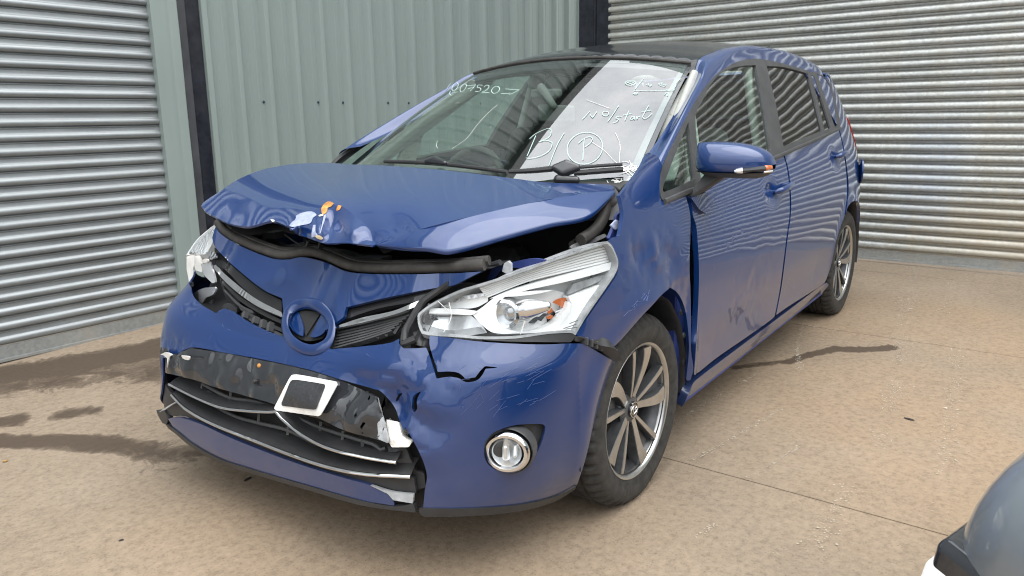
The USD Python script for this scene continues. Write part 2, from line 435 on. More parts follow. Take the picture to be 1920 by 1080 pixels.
tyre_mat = mat('tyre_rubber', {
    'tc': ('texture_coordinate', {}), 'n': ('noise_texture', {'scale': 26.0, 'detail': 8.0, 'roughness': 0.7}),
    'r': ('rgb_ramp', {'ramp': [(0.3, (0.014, 0.014, 0.014)), (0.75, (0.052, 0.049, 0.045))]}),
    'b': ('bump', {'distance': 0.0012}), 'p': ('principled_bsdf', {'roughness': 0.72, 'specular_ior_level': 0.35})},
    [('tc.object', 'n.vector'), ('n.fac', 'r.fac'), ('r.color', 'p.base_color'), ('n.fac', 'b.height'), ('b.normal', 'p.normal')], surface='p.BSDF')

def glass(name, tint, ior=1.52, rough=0.0, wob=None):
    nodes = {'t': ('transparent_bsdf', {'color': tint}), 'g': ('glossy_bsdf', {'color': (1, 1, 1), 'roughness': rough}), 'f': ('fresnel', {}), 'geo': ('geometry', {}), 'io': ('mix_float', {'a': ior, 'b': 1 / ior}), 'm': ('mix_closure', {})}
    links = [('geo.backfacing', 'io.fac'), ('io.result', 'f.IOR'), ('f.fac', 'm.fac'), ('t.BSDF', 'm.closure1'), ('g.BSDF', 'm.closure2')]
    if wob:
        nodes.update({'tc': ('texture_coordinate', {}), 'n': ('noise_texture', {'scale': wob[0], 'detail': 1.0}), 'b': ('bump', {'distance': wob[1], 'strength': 0.5})})
        links += [('tc.object', 'n.vector'), ('n.fac', 'b.height'), ('b.normal', 'g.normal')]
    return mat(name, nodes, links, surface='m.closure')
screen_glass = glass('windscreen_glass', (0.80, 0.93, 0.87), 2.75)
door_glass = glass('door_glass', (0.74, 0.88, 0.82), 1.75, wob=(2.5, 0.004))
privacy_glass = glass('privacy_glass', (0.05, 0.065, 0.06), 1.75, wob=(2.5, 0.004))
lamp_lens = glass('lamp_lens', (0.93, 0.94, 0.94), 1.42)
clear_glass = glass('clear_lens', (0.90, 0.91, 0.92), 1.6)

# galvanised laths: spangle, runs, faint vertical dirt
def galv(name, c0, c1, rough, metal, dirt, spangle=1.0, patches=()):
    """patches: smears of paint or dirt, ((y, z), (half width, half height), colour, strength) on the wall."""
    xn, xl, last = {}, [], 'mx.result'
    for i, ((cy, cz), (hy_, hz_), col, st) in enumerate(patches):
        xn.update({f'ps{i}': ('separate_xyz', {}), f'py{i}': ('math', {'math_type': 'multiply_add', 'value2': 1 / hy_, 'value3': -cy / hy_}), f'pz{i}': ('math', {'math_type': 'multiply_add', 'value2': 1 / hz_, 'value3': -cz / hz_}),
                   f'qy{i}': ('math', {'math_type': 'multiply'}), f'qz{i}': ('math', {'math_type': 'multiply'}), f'qs{i}': ('math', {'math_type': 'add'}), f'pm{i}': ('mapping', {'scale': (5.0, 5.0, 1.6), 'location': (i * 3.7, 0, 0)}), f'pn{i}': ('noise_texture', {'scale': 1.5, 'detail': 8.0, 'roughness': 0.7}),
                   f'pa{i}': ('math', {'math_type': 'multiply_add', 'value2': -2.6}), f'pr{i}': ('map_range', {'range_type': 'smoothstep', 'from_min': -1.6, 'from_max': 0.0, 'to_min': st, 'to_max': 0.0, 'clamp': True}), f'px{i}': ('mix_color', {'b': col})})
        xl += [('geo.position', f'ps{i}.vector'), (f'ps{i}.y', f'py{i}.value1'), (f'ps{i}.z', f'pz{i}.value1'), (f'py{i}.value', f'qy{i}.value1'), (f'py{i}.value', f'qy{i}.value2'), (f'pz{i}.value', f'qz{i}.value1'), (f'pz{i}.value', f'qz{i}.value2'),
               (f'qy{i}.value', f'qs{i}.value1'), (f'qz{i}.value', f'qs{i}.value2'), ('geo.position', f'pm{i}.vector'), (f'pm{i}.vector', f'pn{i}.vector'), (f'pn{i}.fac', f'pa{i}.value1'), (f'qs{i}.value', f'pa{i}.value3'), (f'pa{i}.value', f'pr{i}.value'), (f'pr{i}.result', f'px{i}.fac'), (last, f'px{i}.a')]
        last = f'px{i}.result'
    return mat(name, {**xn,
        'tc': ('texture_coordinate', {}), 'oi': ('object_info', {}), 'geo': ('geometry', {}),
        'v': ('voronoi_texture', {'scale': 55.0}), 'n': ('noise_texture', {'scale': 3.5, 'detail': 7.0, 'roughness': 0.6}),
        'mp': ('mapping', {'scale': (2.2, 2.2, 0.25)}), 'd': ('noise_texture', {'scale': 1.6, 'detail': 6.0, 'roughness': 0.65}),
        'hi': ('noise_texture', {'scale': 120.0, 'detail': 4.0}),
        'a1': ('math', {'math_type': 'multiply_add', 'value2': 0.28 * spangle, 'value3': 0.0}), 'a2': ('math', {'math_type': 'multiply_add', 'value2': 0.5}),
        'a3': ('math', {'math_type': 'multiply_add', 'value2': 0.16}), 'r': ('rgb_ramp', {'ramp': [(0.25, c0), (0.75, c1)]}),
        'dr': ('rgb_ramp', {'ramp': [(0.52, (0, 0, 0)), (0.78, (dirt,) * 3)]}), 'mx': ('mix_color', {'b': (0.36, 0.29, 0.19)}),
        'rr': ('map_range', {'from_min': 0.2, 'from_max': 0.8, 'to_min': rough - 0.1, 'to_max': rough + 0.12}),
        'b': ('bump', {'distance': 0.0012 * spangle}), 'sc': ('math', {'math_type': 'subtract', 'value1': 1.0}), 'mt': ('math', {'math_type': 'multiply', 'value2': metal}),
        'p': ('principled_bsdf', {'metallic': metal})},
        [('geo.position', 'v.vector'), ('geo.position', 'n.vector'), ('geo.position', 'mp.vector'), ('mp.vector', 'd.vector'), ('geo.position', 'hi.vector'),
         ('v.color', 'a1.value1'), ('n.fac', 'a2.value1'), ('a1.value', 'a2.value3'), ('oi.random', 'a3.value1'), ('a2.value', 'a3.value3'), ('a3.value', 'r.fac'),
         ('d.fac', 'dr.fac'), ('dr.color', 'mx.fac'), ('r.color', 'mx.a'), (last, 'p.base_color'), ('n.fac', 'rr.value'), ('rr.result', 'p.roughness'),
         ('hi.fac', 'b.height'), ('b.normal', 'p.normal'), ('dr.color', 'sc.value2'), ('sc.value', 'mt.value1'), ('mt.value', 'p.metallic')] + xl, surface='p.BSDF')
lath_bright = galv('lath_bright', (0.28, 0.30, 0.31), (0.41, 0.44, 0.45), 0.45, 0.75, 0.05, spangle=0.25)
lath_weathered = galv('lath_weathered', (0.33, 0.34, 0.325), (0.56, 0.57, 0.545), 0.42, 0.7, 0.40, patches=[((1.02, 0.85), (0.30, 0.55), (0.28, 0.34, 0.44), 0.4), ((0.55, 0.42), (0.75, 0.42), (0.44, 0.38, 0.28), 0.6)])
rail_zinc = galv('rail_zinc', (0.22, 0.23, 0.225), (0.34, 0.345, 0.33), 0.5, 0.5, 0.4)
cladding_mat = mat('green_cladding', {
    'geo': ('geometry', {}), 'mp': ('mapping', {'scale': (6.0, 6.0, 0.5)}), 'n': ('noise_texture', {'scale': 1.5, 'detail': 7.0, 'roughness': 0.65}),
    'n2': ('noise_texture', {'scale': 1.1, 'detail': 5.0}), 'mxn': ('math', {'math_type': 'multiply_add', 'value2': 0.5}), 'h': ('math', {'math_type': 'multiply', 'value2': 0.5}),
    'r': ('rgb_ramp', {'ramp': [(0.3, (0.206, 0.250, 0.236)), (0.7, (0.232, 0.279, 0.264))]}),
    'p': ('principled_bsdf', {'roughness': 0.42, 'specular_ior_level': 0.45})},
    [('geo.position', 'mp.vector'), ('mp.vector', 'n.vector'), ('geo.position', 'n2.vector'), ('n2.fac', 'h.value1'), ('n.fac', 'mxn.value1'), ('h.value', 'mxn.value3'), ('mxn.value', 'r.fac'),
     ('r.color', 'p.base_color')], surface='p.BSDF')
black_steel = simple('black_steel', (0.012, 0.013, 0.018), 0.32, noise=(8, 0.5), rvar=0.12)
dark_grey_steel = simple('dark_grey_steel', (0.045, 0.047, 0.052), 0.5, noise=(8, 0.3))
screw_mat = simple('blue_screw', (0.03, 0.045, 0.06), 0.4)
wall_dark = simple('gutter_grey', (0.05, 0.055, 0.055), 0.5)
concrete = mat('yard_concrete', {
    'geo': ('geometry', {}), 'st': ('attribute', {'attribute': 'stain'}), 'wp': ('attribute', {'attribute': 'warm'}),
    'n1': ('noise_texture', {'scale': 1.1, 'detail': 8.0, 'roughness': 0.62}), 'n2': ('noise_texture', {'scale': 38.0, 'detail': 8.0, 'roughness': 0.75}),
    'n3': ('noise_texture', {'scale': 7.0, 'detail': 10.0, 'roughness': 0.78, 'distortion': 0.8}),
    'v': ('voronoi_texture', {'scale': 75.0, 'randomness': 1.0}), 'vv': ('rgb_ramp', {'ramp': [(0.0, (0.35,) * 3), (0.16, (0.7,) * 3), (0.24, (1.0,) * 3)]}),
    'r1': ('rgb_ramp', {'ramp': [(0.30, (0.252, 0.200, 0.146)), (0.5, (0.294, 0.234, 0.172)), (0.7, (0.335, 0.270, 0.201))]}),
    'r2': ('rgb_ramp', {'ramp': [(0.25, (0.60, 0.58, 0.56)), (0.48, (0.97, 0.97, 0.97)), (0.75, (1.28, 1.27, 1.26))]}),
    'm1': ('mix_color', {'blend_type': 'multiply', 'fac': 1.0}), 'm2': ('mix_color', {'blend_type': 'multiply', 'fac': 0.55}),
    'm0': ('mix_color', {'b': (0.36, 0.252, 0.158)}),
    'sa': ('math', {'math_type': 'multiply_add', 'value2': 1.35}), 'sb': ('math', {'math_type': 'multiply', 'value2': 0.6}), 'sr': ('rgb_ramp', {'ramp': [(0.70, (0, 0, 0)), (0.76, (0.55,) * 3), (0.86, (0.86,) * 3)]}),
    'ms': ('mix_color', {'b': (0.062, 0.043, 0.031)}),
    'rr': ('map_range', {'from_min': 0.0, 'from_max': 1.0, 'to_min': 0.85, 'to_max': 0.62}),
    'b': ('bump', {'distance': 0.004, 'strength': 0.8}), 'p': ('principled_bsdf', {'specular_ior_level': 0.22})},
    [('geo.position', 'n1.vector'), ('geo.position', 'n2.vector'), ('geo.position', 'n3.vector'), ('geo.position', 'v.vector'), ('n1.fac', 'r1.fac'), ('n2.fac', 'r2.fac'),
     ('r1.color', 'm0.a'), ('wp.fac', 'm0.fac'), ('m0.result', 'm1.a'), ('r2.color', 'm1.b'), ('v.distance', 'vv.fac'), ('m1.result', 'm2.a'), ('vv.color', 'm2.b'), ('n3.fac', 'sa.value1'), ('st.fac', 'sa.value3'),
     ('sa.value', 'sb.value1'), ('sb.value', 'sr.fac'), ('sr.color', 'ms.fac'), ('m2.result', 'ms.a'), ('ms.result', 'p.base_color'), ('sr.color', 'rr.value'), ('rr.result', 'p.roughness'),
     ('n2.fac', 'b.height'), ('b.normal', 'p.normal')], surface='p.BSDF')
joint_dark = simple('joint_dirt', (0.06, 0.045, 0.034), 0.9, noise=(20, 0.4))
chalk_ground = simple('white_drips', (0.50, 0.44, 0.35), 0.85, noise=(60, 0.2))
debris_dark = simple('debris_dark', (0.03, 0.025, 0.022), 0.7)
straw = simple('straw', (0.45, 0.27, 0.09), 0.8)

# ------------------------------------------------------------------ ground: slabs of concrete with joints, one far sheet
def gnd(p):
    """Picture points -> yard surface, world."""
    d = ray(p) @ CM.T
    k = -((CAMW - CO) @ UPW) / (d @ UPW)
    return CAMW + d * k[..., None]
yard = numbered('/World', 'ground')
tag(UsdGeom.Xform.Define(stage, yard), kind='structure')
JX = [-9.0, 0.50, 2.567, 4.632, 6.36, 12.0]
def seg_dist(p, line):
    best = np.full(len(p), 1e9)
    for a, b in zip(line[:-1], line[1:]):
        t = np.clip(((p - a) @ (b - a)) / ((b - a) @ (b - a) + 1e-12), 0, 1)
        best = np.minimum(best, np.linalg.norm(p - a - t[:, None] * (b - a), axis=1))
    return best
def ell(p, line, w, soft): return np.clip((w + soft - seg_dist(p, gnd(px(line))[:, :2])) / soft, 0, 1)
def stain_mask(xy):
    q = xy + 0.10 * (np.stack([meshkit.fbm(np.c_[xy * 3, xy[:, :1] * 0], 4, 3), meshkit.fbm(np.c_[xy * 3, xy[:, :1] * 0], 4, 9)], 1) - 0.5) * 2
    s = 1.0 * ell(q, '0,702 90,690 200,670 300,657 340,642', 0.11, 0.24)
    s = np.maximum(s, 0.72 * ell(q, '60,715 200,700 310,690', 0.10, 0.35))
    s = np.maximum(s, 0.95 * ell(q, '0,822 120,828 230,826', 0.025, 0.11))
    s = np.maximum(s, 0.80 * ell(q, '230,826 330,845 400,850', 0.02, 0.16))
    s = np.maximum(s, 0.8 * ell(q, '130,770 190,768', 0.03, 0.13)); s = np.maximum(s, 0.85 * ell(q, '0,790 20,786', 0.04, 0.1))
    s = np.maximum(s, 0.44 * ell(q, '290,870 340,875', 0.03, 0.15)); s = np.maximum(s, 0.40 * ell(q, '240,930 262,925', 0.02, 0.10))
    r = xy + 0.03 * (np.stack([meshkit.fbm(np.c_[xy * 7, xy[:, :1] * 0], 3, 5), meshkit.fbm(np.c_[xy * 7, xy[:, :1] * 0], 3, 6)], 1) - 0.5) * 2
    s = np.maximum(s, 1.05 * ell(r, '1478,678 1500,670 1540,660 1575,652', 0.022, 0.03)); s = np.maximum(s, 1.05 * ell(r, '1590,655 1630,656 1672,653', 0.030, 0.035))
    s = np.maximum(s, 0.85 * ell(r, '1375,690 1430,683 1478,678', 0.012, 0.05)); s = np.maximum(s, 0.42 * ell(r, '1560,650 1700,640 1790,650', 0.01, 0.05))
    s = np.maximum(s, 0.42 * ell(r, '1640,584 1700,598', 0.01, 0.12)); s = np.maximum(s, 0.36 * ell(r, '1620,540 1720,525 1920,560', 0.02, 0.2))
    return s
def warm_mask(xy):
    w = 0.75 * ell(xy, '1620,600 1760,600 1900,640', 0.25, 0.6) * meshkit.fbm(np.c_[xy * 2.2, xy[:, :1] * 0], 4, 21)
    w = np.maximum(w, 0.9 * ell(xy, '1650,760 1800,880 1900,800', 0.25, 0.7) * meshkit.fbm(np.c_[xy * 2.2, xy[:, :1] * 0], 4, 22))
    w = np.maximum(w, 0.6 * ell(xy, '500,1000 900,1010', 0.2, 0.6) * meshkit.fbm(np.c_[xy * 2.2, xy[:, :1] * 0], 4, 23))
    return np.clip(w, 0, 1)
def slab(x0, x1, y0, y1, step, name='concrete_slab'):
    gx = np.unique(np.r_[x0, np.arange(x0 + step, x1 - step / 2, step), x1]); gy = np.unique(np.r_[y0, np.arange(y0 + step, y1 - step / 2, step), y1])
    X, Y = np.meshgrid(gx, gy, indexing='ij')
    # worn, slightly chipped long edges
    Z = ground_z(X, Y) + 0.004 * (meshkit.fbm(np.stack([X * 1.3, Y * 1.3, X * 0], -1), 3, 2) - 0.5)
    edge = np.minimum(X - x0, x1 - X)
    P = np.stack([X, Y, Z], -1)
    V, F = grid_mesh(P)
    ring = np.r_[np.arange(len(gy)), np.arange(len(gx)) * len(gy) + len(gy) - 1, (len(gx) - 1) * len(gy) + np.arange(len(gy))[::-1], np.arange(len(gx))[::-1] * len(gy)]
    n = len(V); low = V[ring] - [0, 0, 0.06]
    k = np.arange(len(ring)); j = (k + 1) % len(ring)
    F = np.vstack([F, np.stack([ring[k], n + k, n + j], 1), np.stack([ring[k], n + j, ring[j]], 1)])
    V2 = np.vstack([V, low])
    p = put(yard, name, V2, F, concrete, smooth=50)
    m = UsdGeom.Mesh(stage.GetPrimAtPath(p)); pts = np.array(m.GetPointsAttr().Get())
    near = step < 0.2
    for an, fn in (('stain', stain_mask), ('warm', warm_mask)):
        val = fn(pts[:, :2]) if near else np.zeros(len(pts))
        UsdGeom.PrimvarsAPI(m).CreatePrimvar(an, Sdf.ValueTypeNames.FloatArray, 'vertex').Set(Vt.FloatArray.FromNumpy(val.astype(np.float32)))
g = 0.0035
for i in range(5):
    a, b = JX[i] + g, JX[i + 1] - g
    if i == 0: slab(a, b, -12, 6.0, 1.0)
    else:
        slab(a, b, -1.4, 6.0, 0.03 if i < 4 else 0.1); slab(a, b, -12, -1.4 - 2 * g, 0.5)
far = np.array([(-400, -400), (400, -400), (400, 400), (-400, 400)], float)
put(yard, 'joint_bed', np.c_[far, ground_z(far[:, 0], far[:, 1]) - 0.012], [[0, 1, 2], [0, 2, 3]], joint_dark)

# white drips and scratches on the concrete: small flat flecks
def flecks(name, lines, label, n_per_m, size, spread, seed):
    r = np.random.default_rng(seed); m = MB()
    for ln in lines:
        w = gnd(px(ln))[:, :2]; w = resample(w, 0.01)
        L = 0.01 * len(w)
        for _ in range(int(L * n_per_m)):
            t = r.integers(len(w)); gate = meshkit.noise(np.array([[w[t, 0] * 5, w[t, 1] * 5, seed]]))[0]
            if gate < 0.38: continue
            c = w[t] + r.normal(0, spread, 2); k = r.integers(4, 7); th = np.sort(r.uniform(0, 2 * np.pi, k))
            s = size * r.lognormal(0, 0.5); e = r.uniform(0.25, 1); ro = r.normal(-0.5, 0.5)
            q = np.stack([np.cos(th) * s, np.sin(th) * s * e], 1) @ np.array([[math.cos(ro), math.sin(ro)], [-math.sin(ro), math.cos(ro)]]) + c
            V = np.c_[q, ground_z(q[:, 0], q[:, 1]) + 0.0026]
            m.add(V, [[0, i, i + 1] for i in range(1, k - 1)])
    m.put('/World', name, chalk_ground, smooth=False, kind='stuff')
    tag(stage.GetPrimAtPath('/World/' + name), label=label, category='paint drips')
flecks('paint_drips', ['1716,500 1700,640 1690,700 1650,840 1580,930 1530,1030', '1788,520 1765,580 1792,640 1790,720 1770,850 1760,960', '1690,560 1684,700 1640,820'],
       'broken lines of small white drips running across the concrete beside the car', 560, 0.0022, 0.022, 4)
flecks('concrete_scratches', ['1510,600 1494,650 1497,720', '1500,610 1590,622', '1520,735 1300,865', '1200,1068 1340,985', '1250,800 1420,700', '1400,900 1560,800', '1495,650 1508,730', '1450,1040 1500,1020'],
       'faint pale scratch marks across the concrete near the front wheel', 420, 0.0024, 0.006, 5)
def litter(name, p, size, label, cat, m, seed):
    r = np.random.default_rng(seed); c = gnd(px(p))[0]
    pts = r.normal(0, 1, (26, 3)); pts = unit(pts) * np.array(size) * r.uniform(0.75, 1.0, (26, 1))
    h = trimesh.convex.convex_hull(pts); V = np.array(h.vertices); a = r.uniform(-0.6, 0.6)
    V = V @ np.array([[math.cos(a), math.sin(a), 0], [-math.sin(a), math.cos(a), 0], [0, 0, 1]])
    q = put('/World', name, V + c + [0, 0, size[2] * 0.8], h.faces, m, smooth=40); tag(stage.GetPrimAtPath(q), label=label, category=cat)
litter('wood_scrap', '1705,787', (0.008, 0.026, 0.004), 'dark brown splinter of wood lying on the open concrete right of the car', 'wood scrap', debris_dark, 1)
litter('leaf_scrap', '10,866', (0.012, 0.010, 0.005), 'orange brown leaf scrap on the concrete at the left edge', 'leaf', straw, 2)
litter('plastic_shard', '464,899', (0.022, 0.010, 0.003), 'black plastic shard on the concrete under the front bumper', 'plastic shard', debris_dark, 3)
litter('plastic_shard', '227,1014', (0.010, 0.006, 0.003), 'tiny black chip on the concrete in the left foreground', 'plastic shard', debris_dark, 4)

# ------------------------------------------------------------------ buildings
YW, XW = 4.72, 6.75
PITCH = 0.0780
LATH_A = np.array([(-0.006, 0.0), (-0.006, 0.0045), (0.004, 0.005), (0.0115, 0.010), (0.0165, 0.017), (0.0185, 0.025), (0.0172, 0.033), (0.0125, 0.040), (0.0075, 0.0445), (0.005, 0.048), (0.0038, 0.055), (0.0034, 0.064), (0.0036, 0.0725), (0.0075, 0.0735), (0.0085, 0.0755), (0.007, 0.0772), (-0.006, 0.0778)])
LATH_B = np.array([(-0.006, 0.0), (0.003, 0.0006), (0.0045, 0.003), (0.0045, 0.0150), (0.0035, 0.0163), (0.0130, 0.0172), (0.0225, 0.0205), (0.0285, 0.028), (0.0305, 0.0375), (0.0295, 0.047), (0.0255, 0.057), (0.0185, 0.066), (0.0100, 0.0722), (0.004, 0.0743), (-0.006, 0.0745), (-0.006, 0.078)])
def extrude_line(prof, along, a0, a1, base, depth_dir, n=2, warp=None):
    """prof (depth, z) extruded along a unit horizontal direction."""
    t = np.linspace(a0, a1, n)
    P = np.stack([[np.asarray(base) + np.asarray(along) * tt + np.asarray(depth_dir) * d + np.array([0, 0, z]) for d, z in prof] for tt in t])
    if warp is not None: P = warp(P)
    return grid_mesh(P)
def shutter(label, along, a0, a1, base, out, z0, ztop, rail_h, lath_mat, LATH, seed=0):
    """Roller shutter: each lath and the bottom rail are parts."""
    x = np.asarray(base) + np.asarray(along) * (a0 + a1) / 2
    M = np.eye(4); M[3, :3] = [x[0], x[1], z0]
    t = thing('roller_shutter', label, 'roller shutter', matrix=M)
    r = np.random.default_rng(seed)
    b = np.asarray(base, float) - M[3, :3] * [1, 1, 0]
    rail = [(0.0, rail_h), (0.010, rail_h), (0.012, rail_h - 0.006), (0.012, 0.016), (0.030, 0.014), (0.030, 0.0), (-0.01, 0.0)]
    V, F = extrude_line(rail, along, a0, a1, b, out, 2)
    put(t, 'bottom_rail', V, F, rail_zinc, smooth=30)
    k = 0; z = rail_h + 0.001
    while z + z0 < ztop:
        j = r.normal(0, 0.0007); tilt = r.normal(0, 0.0006)
        prof = LATH + [j, 0]
        n = 14
        def warp(P):
            tt = np.linspace(0, 1, n)[:, None]
            w = 0.0012 * (meshkit.noise(np.c_[tt[:, 0] * 9, tt[:, 0] * 0 + k * 3.1, tt[:, 0] * 0 + seed]) - 0.5)
            return P + (w[:, None, None] + tilt * tt[:, :, None]) * np.asarray(out)
        V, F = extrude_line(prof, along, a0, a1, b + [0, 0, z], out, n, warp)
        put(t, 'slat', V, F, lath_mat, smooth=48)
        z += PITCH; k += 1
    return t
shutter('bright galvanised roller shutter left of the green cladding', (1, 0, 0), -3.2, 2.70, (0, YW, 0), (0, -1, 0), 0.080, 4.0, 0.085, lath_bright, LATH_A, seed=3)
shutter('weathered galvanised roller shutter with rust and blue stains behind the car', (0, -1, 0), -3.86, 3.4, (XW, 0, 0), (-1, 0, 0), 0.185, 4.0, 0.075, lath_weathered, LATH_B, seed=4)

WALL_H = 5.95
wl = thing('corrugated_wall', 'pale green ribbed metal cladding wall behind the bonnet', 'wall', matrix=np.array([[1, 0, 0, 0], [0, 1, 0, 0], [0, 0, 1, 0], [3.0, YW, 0.08, 1]], float))
RIB = 0.2405
def sheet(x0, n, y=0.0):
    pts = []
    for i in range(n):
        o = x0 + i * RIB
        pts += [(o, 0), (o + 0.042, 0), (o + 0.046, 0.002), (o + 0.058, 0.002), (o + 0.062, 0), (o + 0.112, 0), (o + 0.116, 0.002), (o + 0.128, 0.002), (o + 0.132, 0), (o + 0.158, 0.0), (o + 0.182, 0.039), (o + 0.187, 0.0415), (o + 0.211, 0.0415), (o + 0.216, 0.039)]
    pts.append((x0 + n * RIB, 0.0))
    pts = np.array(pts); P = np.stack([np.c_[pts[:, 0], y - pts[:, 1], np.full(len(pts), z)] for z in (0.0, 1.45, 2.9, 4.4, WALL_H)], 1)
    return grid_mesh(P)
for i in range(6):
    V, F = sheet(0.045 + i * 4 * RIB, 4)
    put(wl, 'cladding_sheet', V, F[:, ::-1], cladding_mat, smooth=25)
def screw_mesh(c, d=(0, -1, 0)):
    m = MB(); V, F = revolve([(0.0, 0.0), (0.0095, 0.0), (0.0095, 0.002), (0.0055, 0.003), (0.0052, 0.007), (0.0035, 0.008), (0.0, 0.008)], 12)
    m.add(V * [1, -1, 1] + c, F[:, ::-1]); return m
for zz in (1.405, 2.9, 4.4, 0.35):
    for i in range(24):
        if zz == 1.405 and i in (0, 2, 5, 8, 9, 12): continue
        screw_mesh(np.array([0.045 + i * RIB + 0.148, -0.001, zz])).put(wl, 'screw', screw_mat)
m = MB(); m.box((0.0, -0.034, 0), (0.040, 0.03, WALL_H), 0.004); m.put(wl, 'edge_trim', cladding_mat)
m = MB(); m.box((-6.3, -0.16, WALL_H), (6.9, 0.1, WALL_H + 0.42), 0.02); m.put(wl, 'gutter', wall_dark)
m = MB(); m.box((-6.3, 0.02, -0.2), (-6.0, 0.3, WALL_H - 0.002), 0); m.box((0.0, 0.04, -0.2), (6.9, 0.3, WALL_H - 0.002), 0); m.put(wl, 'backing', wall_dark)
m = MB(); m.box((-6.2, -0.03, 4.0 - 0.08), (-0.36, 0.05, WALL_H - 0.003), 0.004); m.put(wl, 'lintel', cladding_mat)
m = MB(); m.box((-0.355, -0.02, 4.125), (-0.005, 0.05, WALL_H - 0.003), 0.004); m.put(wl, 'lintel', cladding_mat)

fl = thing('door_jamb', 'pale green folded flashing and black steel post between left shutter and cladding', 'door jamb', matrix=np.array([[1, 0, 0, 0], [0, 1, 0, 0], [0, 0, 1, 0], [2.82, YW, 0.08, 1]], float))
pf = np.array([(-0.172, 0.03), (-0.172, -0.048), (-0.165, -0.052), (-0.085, -0.052), (-0.076, -0.049), (-0.060, -0.049), (-0.052, -0.054), (-0.006, -0.056), (0.0, -0.052), (0.0, 0.02)])
zs = np.linspace(0, 4.2, 60)
P = np.stack([np.c_[pf[:, 0], pf[:, 1] + 0.0012 * np.sin(z * 80) * (pf[:, 1] < -0.04), np.full(len(pf), z)] for z in zs], 1)
V, F = grid_mesh(P); put(fl, 'flashing', V, F[:, ::-1], cladding_mat, smooth=30)
m = MB(); m.box((0.003, -0.020, 0), (0.074, 0.06, 4.2), 0.003); m.put(fl, 'guide_channel', dark_grey_steel)
m = MB(); m.box((0.0755, -0.006, 0), (0.178, 0.1, 4.2), 0.003); m.put(fl, 'steel_post', black_steel)

wr = thing('shutter_frame', 'black steel column and green wall around the weathered shutter', 'door frame', matrix=np.array([[1, 0, 0, 0], [0, 1, 0, 0], [0, 0, 1, 0], [XW, 3.86, 0.15, 1]], float))
m = MB(); m.box((-0.03, 0.16, -0.1), (0.3, 0.325, 4.6), 0.004); m.box((-0.034, 0.14, -0.1), (0.0, 0.156, 4.6), 0.002); m.put(wr, 'steel_column', black_steel)
m = MB(); m.box((-0.02, -0.012, -0.1), (0.2, 0.135, 4.0), 0.003); m.put(wr, 'guide_channel', black_steel)
m = MB(); m.box((-0.02, -7.4, -0.1), (0.2, -7.25, 4.0), 0.003); m.put(wr, 'guide_channel', black_steel)
m = MB(); m.box((-0.025, -14, 3.88), (0.3, 0.13, 6.2), 0.003); m.put(wr, 'lintel', cladding_mat)
m = MB(); m.box((-0.0, -14, -0.1), (0.3, -7.41, 3.87), 0.003); m.put(wr, 'side_wall', cladding_mat)

# the buildings across the yard, seen only in reflections
yb = thing('warehouse', 'dark grey metal warehouse across the yard', 'warehouse', matrix=np.array([[1, 0, 0, 0], [0, 1, 0, 0], [0, 0, 1, 0], [-2, -16.0, -0.3, 1]], float))
far_grey = simple('far_cladding', (0.055, 0.062, 0.068), 0.6, noise=(0.6, 0.3)); far_roof = simple('far_roof', (0.10, 0.10, 0.105), 0.6); far_door = simple('far_door', (0.16, 0.17, 0.18), 0.5)
m = MB(); m.box((-14, -8, 0), (16, 0, 4.6)); m.put(yb, 'wall', far_grey, smooth=False)
m = MB(); m.add([(-14.3, 0.3, 4.6), (16.3, 0.3, 4.6), (16.3, -4, 5.7), (-14.3, -4, 5.7), (16.3, -8.3, 4.6), (-14.3, -8.3, 4.6), (-14.3, 0.3, 4.45), (16.3, 0.3, 4.45)], [[0, 1, 2], [0, 2, 3], [3, 2, 4], [3, 4, 5], [0, 6, 7], [0, 7, 1]]); m.put(yb, 'roof', far_roof, smooth=False)
for x in (-9, -2, 5, 11):
    m = MB(); m.box((x, -0.02, 0.2), (x + 3.4, 0.05, 3.6), 0.01); m.put(yb, 'door', far_door)
# ------------------------------------------------------------------ the blue car
WB, HUB_Z, R_TYRE, R_RIM = 2.78, 0.322, 0.331, 0.234
carM = np.eye(4); carM[:3, :3] = CM.T; carM[3, :3] = CO
CAR = thing('crashed_car', 'blue crash damaged people carrier with crumpled bonnet and broken front bumper', 'car', matrix=carM)

PLAN = np.array([(0.905, 0.0), (0.897, 0.20), (0.875, 0.40), (0.838, 0.555), (0.775, 0.675), (0.68, 0.765), (0.55, 0.828), (0.38, 0.866), (0.18, 0.885), (-0.05, 0.893), (-0.5, 0.896), (-1.2, 0.897),
                 (-2.0, 0.896), (-2.6, 0.890), (-3.0, 0.872), (-3.22, 0.835), (-3.38, 0.765), (-3.49, 0.62), (-3.535, 0.40), (-3.55, 0.0)])
_d = np.r_[0, np.cumsum(np.linalg.norm(np.diff(PLAN, axis=0), axis=1))]
S_END = _d[-1]
_full = np.vstack([(PLAN * [1, -1])[:0:-1], PLAN, (PLAN * [1, -1])[::-1][1:2]])
_sd = np.r_[-_d[:0:-1], _d, S_END + (_d[-1] - _d[-2])]
PLX, PLY = CubicSpline(_sd, _full[:, 0]), CubicSpline(_sd, _full[:, 1])
OFF_S = PchipInterpolator([0.0, 0.12, 0.17, 0.21, 0.27, 0.35, 0.45, 0.55, 0.65, 0.75, 0.85, 0.93, 1.0, 1.06, 1.15, 1.25, 1.35, 1.45, 1.52, 1.58, 1.64],
                          [0.14, 0.095, 0.068, 0.046, 0.024, 0.011, 0.004, 0.0, 0.0, 0.004, 0.014, 0.028, 0.047, 0.068, 0.100, 0.141, 0.185, 0.232, 0.268, 0.315, 0.40])
